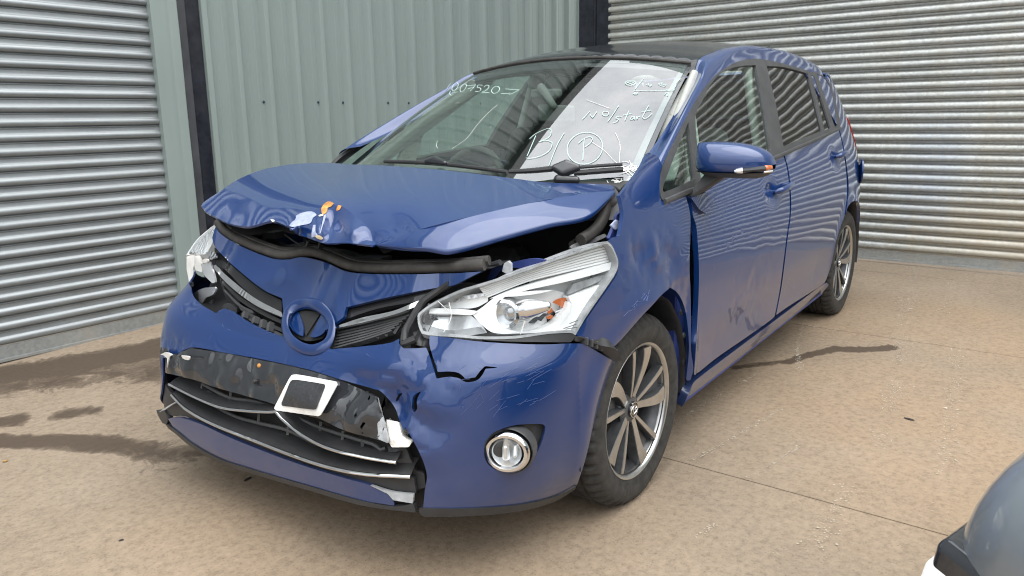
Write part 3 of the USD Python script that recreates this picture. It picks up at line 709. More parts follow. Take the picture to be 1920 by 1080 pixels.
OFF_F = PchipInterpolator([0.0, 0.12, 0.17, 0.22, 0.30, 0.36, 0.45, 0.54, 0.60, 0.66, 0.73, 0.80, 0.88, 0.97, 1.1, 1.64], [0.09, 0.045, 0.015, 0.0, 0.0, 0.006, 0.018, 0.036, 0.052, 0.084, 0.135, 0.180, 0.230, 0.30, 0.44, 0.9])
OFF_B = PchipInterpolator([0.0, 0.15, 0.3, 0.55, 0.7, 0.85, 1.0, 1.15, 1.3, 1.5, 1.64], [0.15, 0.06, 0.0, 0.0, 0.03, 0.05, 0.075, 0.11, 0.17, 0.30, 0.48])
PUSH = PchipInterpolator([0.0, 0.30, 0.40, 0.50, 0.60, 0.70, 0.80, 0.95, 1.64], [0.05, 0.05, 0.055, 0.07, 0.105, 0.138, 0.15, 0.15, 0.15])
CRUSH = [(np.array(c), np.array(r), a, sc, sd) for c, r, a, sc, sd in [((0.77, 0.50, 0.50), (0.3, 0.10, 0.10), 0.020, 11.0, 3), ((0.76, 0.56, 0.62), (0.3, 0.10, 0.05), 0.012, 9.0, 4), ((-0.02, 0.87, 0.86), (0.16, 0.3, 0.09), 0.007, 8.0, 6),
         ((0.80, -0.55, 0.52), (0.3, 0.12, 0.05), 0.008, 10.0, 7), ((-0.20, 0.9, 0.72), (0.10, 0.3, 0.07), 0.005, 9.0, 12), ((-0.95, 0.9, 0.50), (0.28, 0.3, 0.16), 0.004, 6.0, 15)]]
DENTS = []          # (point, radii, inward depth)
def sdiff(f, s, h=1e-4): return (f(s + h) - f(s - h)) / (2 * h)
def Gsurf(s, z):
    s, z = np.broadcast_arrays(np.asarray(s, float), np.asarray(z, float))
    s0 = np.clip(s, -S_END, S_END)
    x, y = PLX(s0), PLY(s0); tx, ty = PLX(s0, 1), PLY(s0, 1)
    L = np.hypot(tx, ty); nx, ny = ty / L, -tx / L              # outward
    zc = np.clip(z, 0, 1.64)
    off = OFF_S(zc) * ny**2 + np.where(nx > 0, OFF_F(zc), OFF_B(zc)) * nx**2
    # the shelf under the headlights
    sa_ = np.abs(s); k = np.clip((sa_ - 0.45) / 0.2, 0, 1); k = k * k * (3 - 2 * k); k2 = np.clip((1.20 - sa_) / 0.25, 0, 1); k = k * k2 * k2 * (3 - 2 * k2)
    h = np.clip((z - 0.615) / 0.125, 0, 1); off = off + 0.050 * k * h * h * (3 - 2 * h)
    # flared wheel arches and the hollow along the doors
    for wx in (0.0, -WB):
        r = np.hypot(x - wx, (z - HUB_Z))
        off = off - 0.016 * np.exp(-((r - 0.365) / 0.055) ** 2) * (np.abs(ny) > 0.5) * (z < 0.95)
    off = off + 0.010 * np.exp(-((z - 0.40) / 0.10) ** 2) * np.clip((x + 2.35) / 0.3, 0, 1) * np.clip((-0.35 - x) / 0.25, 0, 1)
    P = np.stack([x - nx * off, y - ny * off, z], -1)
    # the blow: the nose is pushed back
    f = np.clip((P[..., 0] - 0.25) / 0.4, 0, 1)
    P[..., 0] -= PUSH(zc) * np.exp(-((P[..., 1] + 0.02) / 0.46) ** 2) * f
    for c, r, a in DENTS:
        w = a * np.exp(-(((P - c) / r) ** 2).sum(-1))
        P[..., 0] -= nx * w; P[..., 1] -= ny * w
    # crushed plastic and creased steel: sharp folds round the blows
    for c, r, a, sc, sd in CRUSH:
        e = np.exp(-(((P - c) / r) ** 2).sum(-1)); m_ = e > 0.02
        if m_.any():
            q = P[m_] * sc; w = e[m_] * a * (1.0 - 2.2 * np.abs(meshkit.fbm(q, 3, sd) - 0.5) * 2)
            P[m_, 0] -= nx[m_] * w; P[m_, 1] -= ny[m_] * w
    # creased wing: tucked in below the fold
    zf = 0.715 + 0.02 * np.clip((0.15 - x) / 0.4, 0, 1)
    k = np.clip((x + 0.36) / 0.05, 0, 1) * np.clip((0.40 - x) / 0.2, 0, 1) * (P[..., 1] > 0)
    t = np.clip(zf - z, 0, 0.2); P[..., 1] -= k * (0.20 * t - 0.4 * t * t)
    return P
# dents of the front and the wing
for c, r, a in [((0.02, 0.86, 0.865), (0.07, 0.2, 0.040), 0.010), ((-0.06, 0.87, 0.86), (0.035, 0.2, 0.05), -0.008), ((-0.18, 0.87, 0.80), (0.06, 0.2, 0.06), 0.008),
                ((0.76, 0.50, 0.52), (0.3, 0.06, 0.07), 0.035), ((0.80, 0.36, 0.56), (0.3, 0.09, 0.05), 0.025), ((0.84, 0.44, 0.42), (0.3, 0.07, 0.05), 0.02),
                ((0.80, 0.2, 0.50), (0.3, 0.10, 0.035), -0.014), ((0.84, -0.42, 0.50), (0.3, 0.12, 0.06), -0.012), ((0.75, 0.62, 0.49), (0.3, 0.05, 0.04), 0.012),
                ((0.80, 0.56, 0.33), (0.3, 0.10, 0.085), 0.018), ((0.66, 0.045, 0.77), (0.3, 0.055, 0.16), -0.024), ((0.66, -0.13, 0.80), (0.3, 0.09, 0.10), 0.012), ((0.74, -0.72, 0.46), (0.25, 0.16, 0.24), -0.045), ((0.76, -0.66, 0.25), (0.25, 0.16, 0.10), -0.030),
                ((-1.262, 0.9, 0.925), (0.055, 0.2, 0.036), 0.02), ((-2.42, 0.88, 0.985), (0.055, 0.2, 0.036), 0.02)]:
    DENTS.append((np.array(c), np.array(r), a))
G = Surf(Gsurf, (-S_END * 0.45, S_END * 0.999), (0.10, 1.60), 420, 110)

# ---- doors, wing, sill, quarter
fender_px = px('E 1600,535 1560,610 1500,690 1456,745 N 178,75 188,120 196,170 190,230 178,288 150,300 126,318 C 1250,165 1300,270 1308,330 1290,390 1170,565 1045,745 1062,752 1180,800 1278,820'
               ' N 180,848 240,780 300,712 350,660 400,605 445,566 480,590 510,640 528,700 540,790 545,900 530,1060 552,1062 568,1000 556,900 556,700 552,560 548,440 552,300 552,180 540,120 522,58 400,106 388,75 392,20 V 125,480 150,412 80,290')
# the part of the wing beside the lower screen corner is closed along the A pillar foot
fender, fender_poly = panel(CAR, 'front_wing', G, fender_px, paint, step=0.016, thick=0.014, label='dented left front wing')
door_split = px('P 1470,291 Y 150,200 168,400 165,550 150,650 125,850 95,1080 T 60,985')
fdoor_px = np.vstack([px('P 1293,356 1299,400 N 566,180 584,240 592,330 598,440 598,560 592,700 584,850 576,960 572,1030'), px('P 1304,703 1345,670 1400,632 1451,595'), door_split[::-1] - [1.2, 0], px('P 1440,300 1400,313 1345,333')])
panel(CAR, 'front_door', G, fdoor_px, paint, thick=0.02, step=0.016)
rdoor_px = np.vstack([door_split + [1.2, 0], px('T 62,1003 150,940 385,792 405,778 430,750 450,700 470,640 490,550'), px('P 1567,455 1576,425 1583,405 1588,360 1587,330 1584,300 1579,270 1572,241 1545,254 1500,274')])
panel(CAR, 'rear_door', G, rdoor_px, paint, thick=0.02, step=0.016)
def sa(s0, s1, z0, z1): return [(s0, z0), (s1, z0), (s1, z1), (s0, z1)]
def s_of_x(x): 
    k = np.linspace(0, S_END, 4000); return float(np.interp(-x, -PLX(k), k))
# sill under the doors
ab = []
for x in np.linspace(-0.40, -2.36, 24): ab.append((s_of_x(x), 0.286 - 0.004 * (x < -2.2)))
sill_ab = np.array(ab + [(s_of_x(-2.40), 0.262)] + [(s_of_x(x), 0.200) for x in np.linspace(-2.36, -0.37, 24)] + [(s_of_x(-0.365), 0.262)])
for mir in (False, True): panel(CAR, 'sill', G, sill_ab, paint, ab=True, smooth=False, thick=0.03, lift=-0.006, mirror=mir)
quarter_px = px('P 1574,243 1581,270 1586,300 1590,330 1591,360 1586,402 T 590,220 602,186 624,160 650,146 668,147 690,162')

DLO_TOP = px('X 930,838 1000,720 1100,590 1200,510 1300,460 1400,443 1450,443 1500,450 1600,470 1750,510 1850,545 Z 350,536 420,578 460,618 490,700 520,830 535,900 540,950')
DLO_FRONT = np.array([(1241.5, 311), (1250, 293), (1271, 250)])
dlo_px = np.vstack([DLO_TOP, [(1572, 242), (1545, 254.5), (1500, 274.5), (1440, 300.5), (1345, 334), (1313, 351), (1285, 360.5), (1245, 378), (1239, 371), (1237, 350), (1240, 322), (1250, 294), (1272, 249)]])
GLASS = dict(quarter_light=px('F 180,298 204,512 150,538 86,562 84,546 105,485 140,395'),
             front_door_window=px('F 206,272 228,228 262,160 300,117 340,97 390,87 432,85 455,200 472,300 488,402 440,416 340,455 226,510'),
             rear_door_window=px('F 474,88 530,91 590,105 628,117 655,220 682,330 620,355 537,390 510,240'),
             rear_corner_window=px('F 641,122 652,127 684,225 714,320 691,330 666,220'),
             quarter_window=px('F 662,117 690,131 712,166 728,230 739,311 729,316 700,226'))
gl_ab = {k: G.inv(smooth_line(v, 38, True)) for k, v in GLASS.items()}
dlo_full = G.inv(smooth_line(dlo_px, 40, True))
for mir in (False, True):
    panel(CAR, 'window_trim', G, dlo_full, grey_plastic, holes=list(gl_ab.values()), ab=True, smooth=False, step=0.018, thick=0.02, lift=0.002, mirror=mir)
    for k, v in gl_ab.items():
        panel(CAR, k, G, topoly(v).buffer(0.006).exterior.coords[:-1], privacy_glass if k.startswith(('rear', 'quarter_w')) else door_glass, ab=True, smooth=False, step=0.03, thick=0.0, lift=-0.006, mirror=mir)

# ---- quarter, tail, rear
qe = G.inv(smooth_line(quarter_px, 38)); dr = G.inv(smooth_line(np.vstack([DLO_TOP[-9:], [(1574.5, 240)]]), 40))
arch = [(s_of_x(-WB + 0.395 * math.cos(a)), HUB_Z + 0.01 + 0.385 * math.sin(a)) for a in np.radians(np.linspace(118, 170, 9))]
q_ab = np.vstack([qe[:-4], arch, [(s_of_x(-3.17), 0.33), (s_of_x(-3.22), 0.33), (s_of_x(-3.23), 0.63), (s_of_x(-3.30), 0.66), (s_of_x(-3.31), 0.93), (s_of_x(-3.20), 1.03), (s_of_x(-3.14), 1.20), (s_of_x(-3.08), 1.40), (s_of_x(-2.98), 1.452)], dr[::-1][:-2]])
for mir in (False, True): panel(CAR, 'rear_quarter', G, q_ab, paint, ab=True, smooth=False, step=0.02, thick=0.02, mirror=mir)
for mir in (False, True):
    panel(CAR, 'tail_light', G, [(s_of_x(-3.315), 0.93), (s_of_x(-3.205), 1.035), (s_of_x(-3.15), 1.19), (s_of_x(-3.32), 1.17), (s_of_x(-3.44), 1.06), (s_of_x(-3.44), 0.94)], red_lens, ab=True, smooth=False, thick=0.03, lift=0.006, mirror=mir)
panel(CAR, 'rear_bumper', G, [(s_of_x(-3.235), 0.26), (s_of_x(-3.235), 0.63), (s_of_x(-3.305), 0.655), (s_of_x(-3.305), 0.70), (s_of_x(-3.47), 0.70)] + [(S_END * 2 - s_of_x(-3.47), 0.70), (2 * S_END - s_of_x(-3.305), 0.70), (2 * S_END - s_of_x(-3.305), 0.655), (2 * S_END - s_of_x(-3.235), 0.63), (2 * S_END - s_of_x(-3.235), 0.26)] if False else
      [(s_of_x(-3.235), 0.26), (s_of_x(-3.235), 0.63), (s_of_x(-3.305), 0.655), (s_of_x(-3.305), 0.70), (S_END, 0.70), (S_END, 0.26)], paint, ab=True, smooth=False, thick=0.02)
panel(CAR, 'rear_bumper', G, [(s_of_x(-3.235), 0.26), (s_of_x(-3.235), 0.63), (s_of_x(-3.305), 0.655), (s_of_x(-3.305), 0.70), (S_END, 0.70), (S_END, 0.26)], paint, ab=True, smooth=False, thick=0.02, mirror=True)
for mir in (False, True):
    panel(CAR, 'tailgate', G, [(s_of_x(-3.315), 0.71), (s_of_x(-3.315), 0.925), (s_of_x(-3.45), 0.935), (s_of_x(-3.45), 1.07), (s_of_x(-3.15), 1.20), (s_of_x(-3.09), 1.40), (s_of_x(-3.03), 1.46), (S_END, 1.50), (S_END, 0.71)], paint, ab=True, smooth=False, step=0.04, thick=0.02, mirror=mir,
          holes=[[(s_of_x(-3.27), 1.20), (s_of_x(-3.22), 1.42), (S_END, 1.45), (S_END, 1.18)]])
    panel(CAR, 'rear_window', G, [(s_of_x(-3.26), 1.195), (s_of_x(-3.21), 1.425), (S_END, 1.455), (S_END, 1.175)], privacy_glass, ab=True, smooth=False, step=0.04, thick=0.0, lift=-0.006, mirror=mir)
# fuel flap standing open
ff = at(np.array([1614., 318.]), y=0.885)
V, F = revolve([(0.0, 0.0), (0.070, 0.0), (0.078, 0.004), (0.078, 0.010), (0.0, 0.016)], 32)
a = math.radians(20); Rz = np.array([[math.cos(a), -math.sin(a), 0], [math.sin(a), math.cos(a), 0], [0, 0, 1]])
put(CAR, 'fuel_flap', V * [0.85, 1.3, 1.0] @ Rz.T + at(np.array([1612., 321.]), x=-3.10), F[:, ::-1], paint, smooth=40)

# ---- roof rail with the windscreen pillar, roof, windscreen
c0p = np.array([(1189.6, 330.5), (1216.6, 286), (1247, 242), (1278, 188), (1303, 133), (1310, 112), (1335, 99), (1360, 90)]); c0y = [0.735, 0.722, 0.682, 0.636, 0.594, 0.585, 0.577, 0.570]
c0 = np.array([at(p, y=y) for p, y in zip(c0p, c0y)])
c0 = np.vstack([c0, [(-1.80, 0.562, 1.586), (-2.2, 0.553, 1.583), (-2.6, 0.543, 1.560), (-2.95, 0.533, 1.512), (-3.12, 0.525, 1.478)]])
C0 = [PchipInterpolator(-c0[1:, 0], c0[1:, k]) for k in (1, 2)]
def c0_at(x): return np.stack([x, C0[0](-x), C0[1](-x)], -1)
c1ab = G.inv(smooth_line(np.vstack([[(1241.5, 311), (1250, 293), (1271, 250)], DLO_TOP[:13]]), 40))
c1 = Gsurf(c1ab[:, 0], c1ab[:, 1])
d = np.r_[0, np.cumsum(np.linalg.norm(np.diff(c1, axis=0), axis=1))]
tt = np.linspace(0, d[-1], 130); c1 = np.stack([np.interp(tt, d, c1[:, k]) for k in range(3)], 1); c1s = np.stack([np.interp(tt, d, c1ab[:, k]) for k in range(2)], 1)
# matching points on the inner curve: same share of the length, starting at the wing seam
x0s, x1s = c0[1, 0] - 0.0, -3.05
u = tt / tt[-1]; xs = x0s + (x1s - x0s) * u
q0 = c0_at(xs)
up_t = unit(Gsurf(c1s[:, 0], c1s[:, 1] + 0.004) - Gsurf(c1s[:, 0], c1s[:, 1] - 0.004))
w = np.linalg.norm(q0 - c1, axis=1)[:, None]
inn = unit(np.stack([0 * u, -np.ones_like(u), 0.10 + 0.35 * np.clip(1 - u * 2.6, 0, 1)], -1))
v = np.linspace(0, 1, 17)[None, :, None]
H = (2*v**3-3*v**2+1)*c1[:, None] + (v**3-2*v**2+v)*(1.05*w*up_t)[:, None] + (-2*v**3+3*v**2)*q0[:, None] + (v**3-v**2)*(0.72*w*inn)[:, None]
for mir in (1, -1):
    V, F = grid_mesh(H * [1, mir, 1]); put(CAR, 'roof_rail', V, F if mir < 0 else F[:, ::-1], paint, smooth=True)
ROOF_TOP = px('E 695,147 800,139 900,131 1100,118 1270,113 1500,112 1700,116 1810,122')
def header(t):
    """Top edge of the screen across the car, t from -1 (right) to 1."""
    x = -0.985 + 0.075 * (1 - t**2); y = 0.590 * t; z = 1.478 + 0.045 * (1 - t**2)
    return np.stack([x, y, z], -1)
def base(t):
    return np.stack([-0.215 + 0.19 * (1 - t**2), 0.735 * t, 1.062 - 0.012 * (1 - t**2)], -1)
def screen_f(t, q):
    t, q = np.broadcast_arrays(np.asarray(t, float), np.asarray(q, float))
    P = (1 - q)[..., None] * base(t) + q[..., None] * header(t)
    n = unit(np.array([0.42, 0, 0.9])); b = 4 * q * (1 - q)
    return P + (0.018 * b)[..., None] * n
screen = Surf(screen_f, (-1, 1), (-0.1, 1.02), 120, 90, sign=1)
if (screen.normal(np.array([[0.0, 0.5]]))[0, 2]) < 0:
    screen = Surf(screen_f, (-1, 1), (-0.1, 1.02), 120, 90, sign=-1)
rect = lambda a0, a1, b0, b1, n=30: np.vstack([np.c_[np.linspace(a0, a1, n), np.full(n, b0)], np.c_[np.full(n, a1), np.linspace(b0, b1, n)], np.c_[np.linspace(a1, a0, n), np.full(n, b1)], np.c_[np.full(n, a0), np.linspace(b1, b0, n)]])
WSP, _ = panel(CAR, 'windscreen', screen, rect(-0.975, 0.975, -0.06, 0.992), screen_glass, ab=True, smooth=False, step=0.03, thick=0.0)
band = topoly(rect(-1.0, 1.0, -0.07, 1.0)).difference(topoly(rect(-0.945, 0.945, 0.03, 0.968)).buffer(0.03).buffer(-0.0))
def band_poly():
    o = topoly(rect(-1.0, 1.0, -0.075, 1.0)); i = topoly(rect(-0.94, 0.94, 0.02, 0.965))
    return o, i
o, i_ = band_poly()
panel(CAR, 'screen_surround', screen, np.array(o.exterior.coords)[:-1], gloss_black, holes=[np.array(i_.exterior.coords)[:-1]], ab=True, smooth=False, step=0.03, thick=0.004, lift=-0.004)
# roof: dark glass between the rails
def roof_f(x, t):
    x, t = np.broadcast_arrays(np.asarray(x, float), np.asarray(t, float))
    hx = -0.985 + 0.075 * (1 - t**2)
    xx = x + (hx + 0.985) * np.clip((x + 3.1) / 2.1, 0, 1)
    e = c0_at(x)
    return np.stack([xx, e[..., 1] * t * 0.995, e[..., 2] + 0.045 * (1 - t**2)], -1)
roof = Surf(roof_f, (-3.1, -1.0), (-1, 1), 60, 60)
roof.sign = 1 if roof.normal(np.array([[-2.0, 0.0]]))[0, 2] > 0 else -1
panel(CAR, 'roof', roof, rect(-3.1, -0.992, -1, 1), roof_glass, ab=True, smooth=False, step=0.05, thick=0.01)
m = MB(); m.add(*tube(header(np.linspace(-0.99, 0.99, 40)) + [-0.004, 0, 0.004], 0.007, 8)); m.put(CAR, 'screen_seal', rubber_seal)
an = roof_f(np.array([-2.55]), np.array([0.72]))[0]
m = MB(); m.tm(hull_spheres([an, an + [-0.05, 0, 0.035]], [0.014, 0.006])); m.put(CAR, 'aerial', gloss_black)
# right-hand doors, wing and the floor of the body
for nm, p in (('front_door', fdoor_px), ('rear_door', rdoor_px)):
    panel(CAR, nm, G, p, paint, thick=0.02, mirror=True)
fr_ab = topoly(G.inv(smooth_line(fender_px, 38, True))).intersection(sg.box(-9, 0, 9, 0.985)); fr_ab = max(getattr(fr_ab, 'geoms', [fr_ab]), key=lambda g: g.area)
panel(CAR, 'front_wing', G, np.array(fr_ab.exterior.coords)[:-1], paint, ab=True, smooth=False, thick=0.014, mirror=True)
# ------------------------------------------------------------------ bonnet: buckled, its left skirt bent up, its nose folded down
def ctl(p, **k): return (tuple(p), at(np.array(p, float), **k))
def ctl_low(p, y): return ctl(p, y=y)
hood_ctrl = [ctl((1149, 356), y=0.70), ctl((1024, 342), x=-0.02), ctl((947, 332.4), x=0.01), ctl((831, 319), x=0.03), ctl((716, 310), x=0.0), ctl((619, 305.4), y=-0.74),
             ctl((378, 386), x=0.50), ctl((430, 412), x=0.57), ctl((480, 423), x=0.605), ctl((540, 424), x=0.60), ctl((411, 360), x=0.40), ctl((480, 322), x=0.19), ctl((560, 308), x=0.02),
             ctl((613, 380), x=0.49), ctl((642, 386.7), x=0.50), ctl((680, 416), x=0.545), ctl((720, 446.7), x=0.588), ctl((702, 459.6), x=0.605), ctl((785, 430.7), x=0.565), ctl((908, 400), x=0.42), ctl((1024, 375), x=0.20),
             ctl((800, 395), x=0.462), ctl((760, 345), x=0.24), ctl((560, 360), x=0.38), ctl((900, 360), x=0.22)]
hood_ctrl += [ctl((760, 395), x=0.468), ctl((700, 392), x=0.485), ctl((720, 418), x=0.53), ctl((750, 425), x=0.535)]
HOOD = DSurf(hood_ctrl, smooth=6e-6)
flap_top = px('P 540,424 556,411 K 700,250 860,220 940,190 985,150 1040,118 1120,140 1210,160 1440,336 1680,520 P 702,459.6')
hood_out = np.vstack([px('A 318,85 345,120 400,150 460,180 540,205 605,212 660,200 720,182 760,178 800,190 850,212'), flap_top[:-1], px('E 265,985 480,910 800,830 1100,765 1425,715 1440,702 1400,690 1100,680 900,655 600,620 300,597 150,592 50,585'), [(560, 307), (520, 312), (480, 322), (440, 340), (411, 360), (396, 369), (381, 380)]])
flap_low = px('K 1570,600 1400,585 1240,570 1100,575 1000,575 860,530 700,460 600,385')
fc = [(tuple(p), HOOD.at([p])[0]) for p in smooth_line(flap_top, 30, per=3)]
fc += [ctl(p, x=x) for p, x in zip(flap_low, (0.612, 0.622, 0.630, 0.634, 0.636, 0.632, 0.622, 0.612))]
fc += [ctl((603, 420), x=0.60), ctl((618, 425), x=0.56), ctl((575, 425), x=0.615), ctl((660, 435), x=0.615), ctl((598, 440), x=0.645), ctl((585, 405), x=0.565), ctl((628, 405), x=0.525)]
FLAP = DSurf(fc)
panel(CAR, 'bonnet_fold', FLAP, np.vstack([flap_top, flap_low]), paint, step=0.010, thick=0.006, corner=30, label='bonnet nose folded down with rust and scuffs')
HOODP, hood_poly = panel(CAR, 'bonnet', HOOD, hood_out, paint, step=0.018, thick=0.008, corner=30, label='buckled bonnet standing open at the front')
# the left skirt of the bonnet, a strip that falls away from a smooth ridge
sk_top = px('P 702,459.6 E 480,910 800,830 1100,765 1425,715'); sk_low = px('E 1432,735 C 1230,-64 1130,20 900,70 600,150 270,235 A 1700,350 1560,345 1390,330')
NS = unit(np.array([0.48, 0.36, 0.79]))
_rt = resample(smooth_line(sk_top, 30, per=8), 6.0); _u = np.linspace(0, 1, len(_rt)); _R = HOOD.at(_rt)
_dp = np.polyval(np.polyfit(_u, 1 / depth(_R), 3), _u); _R = CAM + ray(_rt) / _dp[:, None]
_lo = smooth_line(sk_low[::-1], 30, per=8); _lo = _lo[np.argsort(_lo[:, 0])]
_T = unit(np.gradient(_R, axis=0)); _Nn = unit(NS - (_T @ NS)[:, None] * _T); _Nn = unit(np.stack([np.polyval(np.polyfit(_u, _Nn[:, c_], 2), _u) for c_ in range(3)], 1))
_rows = []
for R3, n_, t_ in zip(_R, _Nn, _rt):
    pl = np.array([t_[0] + 4, np.interp(t_[0] + 4, _lo[:, 0], _lo[:, 1])]); d_ = ray(pl); _rows.append(CAM + d_ * (((R3 - CAM) @ n_) / (d_ @ n_)))
_L = np.array(_rows); _v = np.linspace(0, 1, 10)[None, :, None]
_S = _R[:, None] * (1 - _v) + _L[:, None] * _v + (np.sin(_v * np.pi) * 0.004) * _Nn[:, None]
V, F = grid_mesh(np.concatenate([_S, (_L - _Nn * 0.012)[:, None], (_L - _Nn * 0.012 + (_R - _L) * 0.3)[:, None]], 1))
fn_ = np.cross(V[F[:, 1]] - V[F[:, 0]], V[F[:, 2]] - V[F[:, 0]]).sum(0)
put(CAR, 'bonnet_skirt', V, F if fn_ @ NS > 0 else F[:, ::-1], paint, smooth=40)
# dark lining under the bonnet
class Off(Surf):
    def __init__(s, base, off): s.base, s.off, s.scale, s.sign = base, off, base.scale, base.sign; s.f = lambda a, b: base.f(a, b) + base.normal(np.stack([np.atleast_1d(a), np.atleast_1d(b)], 1)) * 0 + np.asarray(off); s.isd = isinstance(base, DSurf)
    def normal(s, ab): return s.base.normal(ab)
    def inv(s, p): return s.base.inv(p)
pts, tri, lo = triangulate(topoly(np.vstack([hood_out[:11], [(575, 400), (613, 384), (640, 390), (690, 430), (702, 459)], hood_out[-19:]])).buffer(-6), 26, 14)
P = HOOD.f(pts[:, 0], pts[:, 1]) + [-0.02, 0, -0.045]
put(CAR, 'bonnet_liner', P, tri, dark_void, smooth=True)
def decal(name, surf, pts, m, lift=0.0015, step=0.006, **kw): return panel(CAR, name, surf, pts, m, step=step, thick=0.0, lift=lift, corner=60, **kw)[0]
decal('rust_patch', FLAP, px('K 1040,116 1080,112 1118,132 1090,165 1050,180 1040,215 1020,245 985,250 975,220 980,180 1005,140'), rust)
decal('rust_patch', FLAP, px('K 1165,150 1205,160 1185,200 1150,213 1145,195'), rust)
decal('primer_patch', FLAP, px('K 910,500 930,486 960,490 995,520 985,532 940,525'), primer)
decal('primer_patch', FLAP, px('K 945,265 1000,245 995,272 950,280'), primer)
decal('paint_scuff', FLAP, px('K 612,350 650,310 700,265 780,232 860,222 905,238 925,262 880,300 868,335 840,360 740,378 650,398 620,385'), pale_scuff)
decal('paint_scuff', FLAP, px('K 885,375 912,372 915,450 940,480 910,500 870,512 868,480'), pale_scuff)
decal('paint_scuff', FLAP, px('K 1010,262 1022,250 1020,290 985,390 965,470 960,460 985,340'), pale_scuff)
decal('chip', HOOD, px('K 405,308 450,316 455,330 430,342 412,326'), white_plastic)

# ------------------------------------------------------------------ bumper, one skin with its tear
def gi(s, corner=38, closed=False): return G.inv(smooth_line(px(s), corner, closed))
tear_low = 'C 150,880 172,950 190,1014 270,1003 330,1012 345,1024 380,1036 440,1024 472,992 492,954 580,946'
tear_up = 'C 490,936 460,966 430,1006 370,1016 330,981 270,970 198,974 186,930 162,860 148,800 150,745'
bump = np.vstack([[(-1.365, 0.537), (-1.15, 0.66), (-0.98, 0.70), (-0.84, 0.75)],
    gi('A 190,490 225,510 250,580 270,640 320,690 410,745 430,726 450,718 470,717 520,735 600,790 720,850 825,892 850,915 880,940 940,970 1000,980 1060,972 1100,955 1115,965 1300,948 1480,925 1535,898 1530,930 1560,960 1640,958 1700,955'),
    gi(tear_low), gi(tear_up), gi('D 132,82 200,90 400,115 700,130 900,125 950,130 1050,185 1135,235 1080,350 1020,500 1000,570 960,740 915,880 800,940 600,985 300,1005 95,1002 105,900 115,830 90,740 40,640 0,570 B 1430,560 1405,500 1385,440 1350,390 1300,340 1270,330 1200,310 1060,270 900,220 600,155 400,120 300,100 235,95 170,125 140,160'),
    [(-0.655, 0.47), (-0.645, 0.40), (-0.66, 0.33), (-0.72, 0.27), (-0.80, 0.21), (-1.17, 0.19), (-1.165, 0.294), (-1.307, 0.483)]])
fog_hole = gi('D 418,700 428,650 462,606 520,578 600,558 730,555 746,566 742,600 715,680 680,735 630,782 565,806 500,804 450,778 425,740', closed=True)
rip1 = gi('B 1480,375 1500,355 1530,340 1515,365 1505,395 1508,440 1490,462 1478,440', closed=True)
rip2 = gi('B 1392,375 1410,350 1425,352 1408,375 1400,395 1385,398', closed=True)
bholes = [topoly(fog_hole), topoly(rip1), topoly(rip2)]
BUMP, _ = panel(CAR, 'front_bumper', G, bump, paint, ab=True, smooth=False, step=0.0105, thick=0.006, cut=bholes, label='torn blue front bumper')
GP3, GN3 = Gsurf(G.ab[::3, 0], G.ab[::3, 1]), G.normal(G.ab[::3])
class Lift(Surf):
    """G moved along its own normal, with a wrinkle."""
    def __init__(s, h, wr=0.0, sc=16.0, seed=0):
        def f(a, b):
            a, b = np.broadcast_arrays(np.asarray(a, float), np.asarray(b, float)); ab = np.stack([a.ravel(), b.ravel()], 1)
            n = G.normal(ab); P = Gsurf(ab[:, 0], ab[:, 1]); d = h
            if wr: d = h + wr * (np.abs(meshkit.fbm(np.c_[ab * sc, ab[:, :1] * 0], 3, seed) - 0.5) * 4 - 0.6)
            return P + n * (np.reshape(d, (-1, 1)) if wr else d)
        s.f, s.scale, s.sign = f, 1.0, 1
        s.ab, s.face, s.pp, s.wr = G.ab[::3], G.face[::3], proj(GP3 + GN3 * h), wr
    def normal(s, ab, h=1e-3): return Surf.normal(s, ab, h) if s.wr else G.normal(ab, h)
LB = Lift(-0.035); LS = Lift(-0.014); LD = Lift(-0.07)
PL = Lift(0.010, 0.016, 6.5, 5)
# what shows through the openings
m = MB()
S_, Z_ = np.meshgrid(np.linspace(-1.0, 1.02, 80), np.linspace(0.16, 0.86, 36), indexing='ij')
V, F = grid_mesh(LD.f(S_.ravel(), Z_.ravel()).reshape(80, 36, 3)); put(CAR, 'crash_beam', V, F, dark_void, smooth=True)
panel(CAR, 'fog_lamp_surround', Lift(-0.018), topoly(fog_hole).buffer(0.02).exterior.coords[:-1], grey_plastic, ab=True, smooth=False, step=0.015, thick=0.004)

def orient(V, axis, up=(0, 0, 1)):
    """Local +y becomes axis."""
    a = unit(np.array(axis, float)); x = unit(np.cross(a, up)); z = np.cross(x, a)
    return V @ np.stack([x, a, z])
def piece(parent, name, s, m, xs, thick=0.006, step=0.010, wr=0.0, corner=30, **kw):
    """A broken piece: picture outline with a car x for each corner."""
    p = px(s); xs = np.broadcast_to(np.asarray(xs, float), (len(p),))
    ctr = [ctl(a, x=x) for a, x in zip(p, xs)]
    c = np.mean([q[1] for q in ctr], axis=0)
    return panel(parent, name, DSurf(ctr, smooth=1e-5), p, m, step=step, thick=thick, corner=corner, **kw)[0]
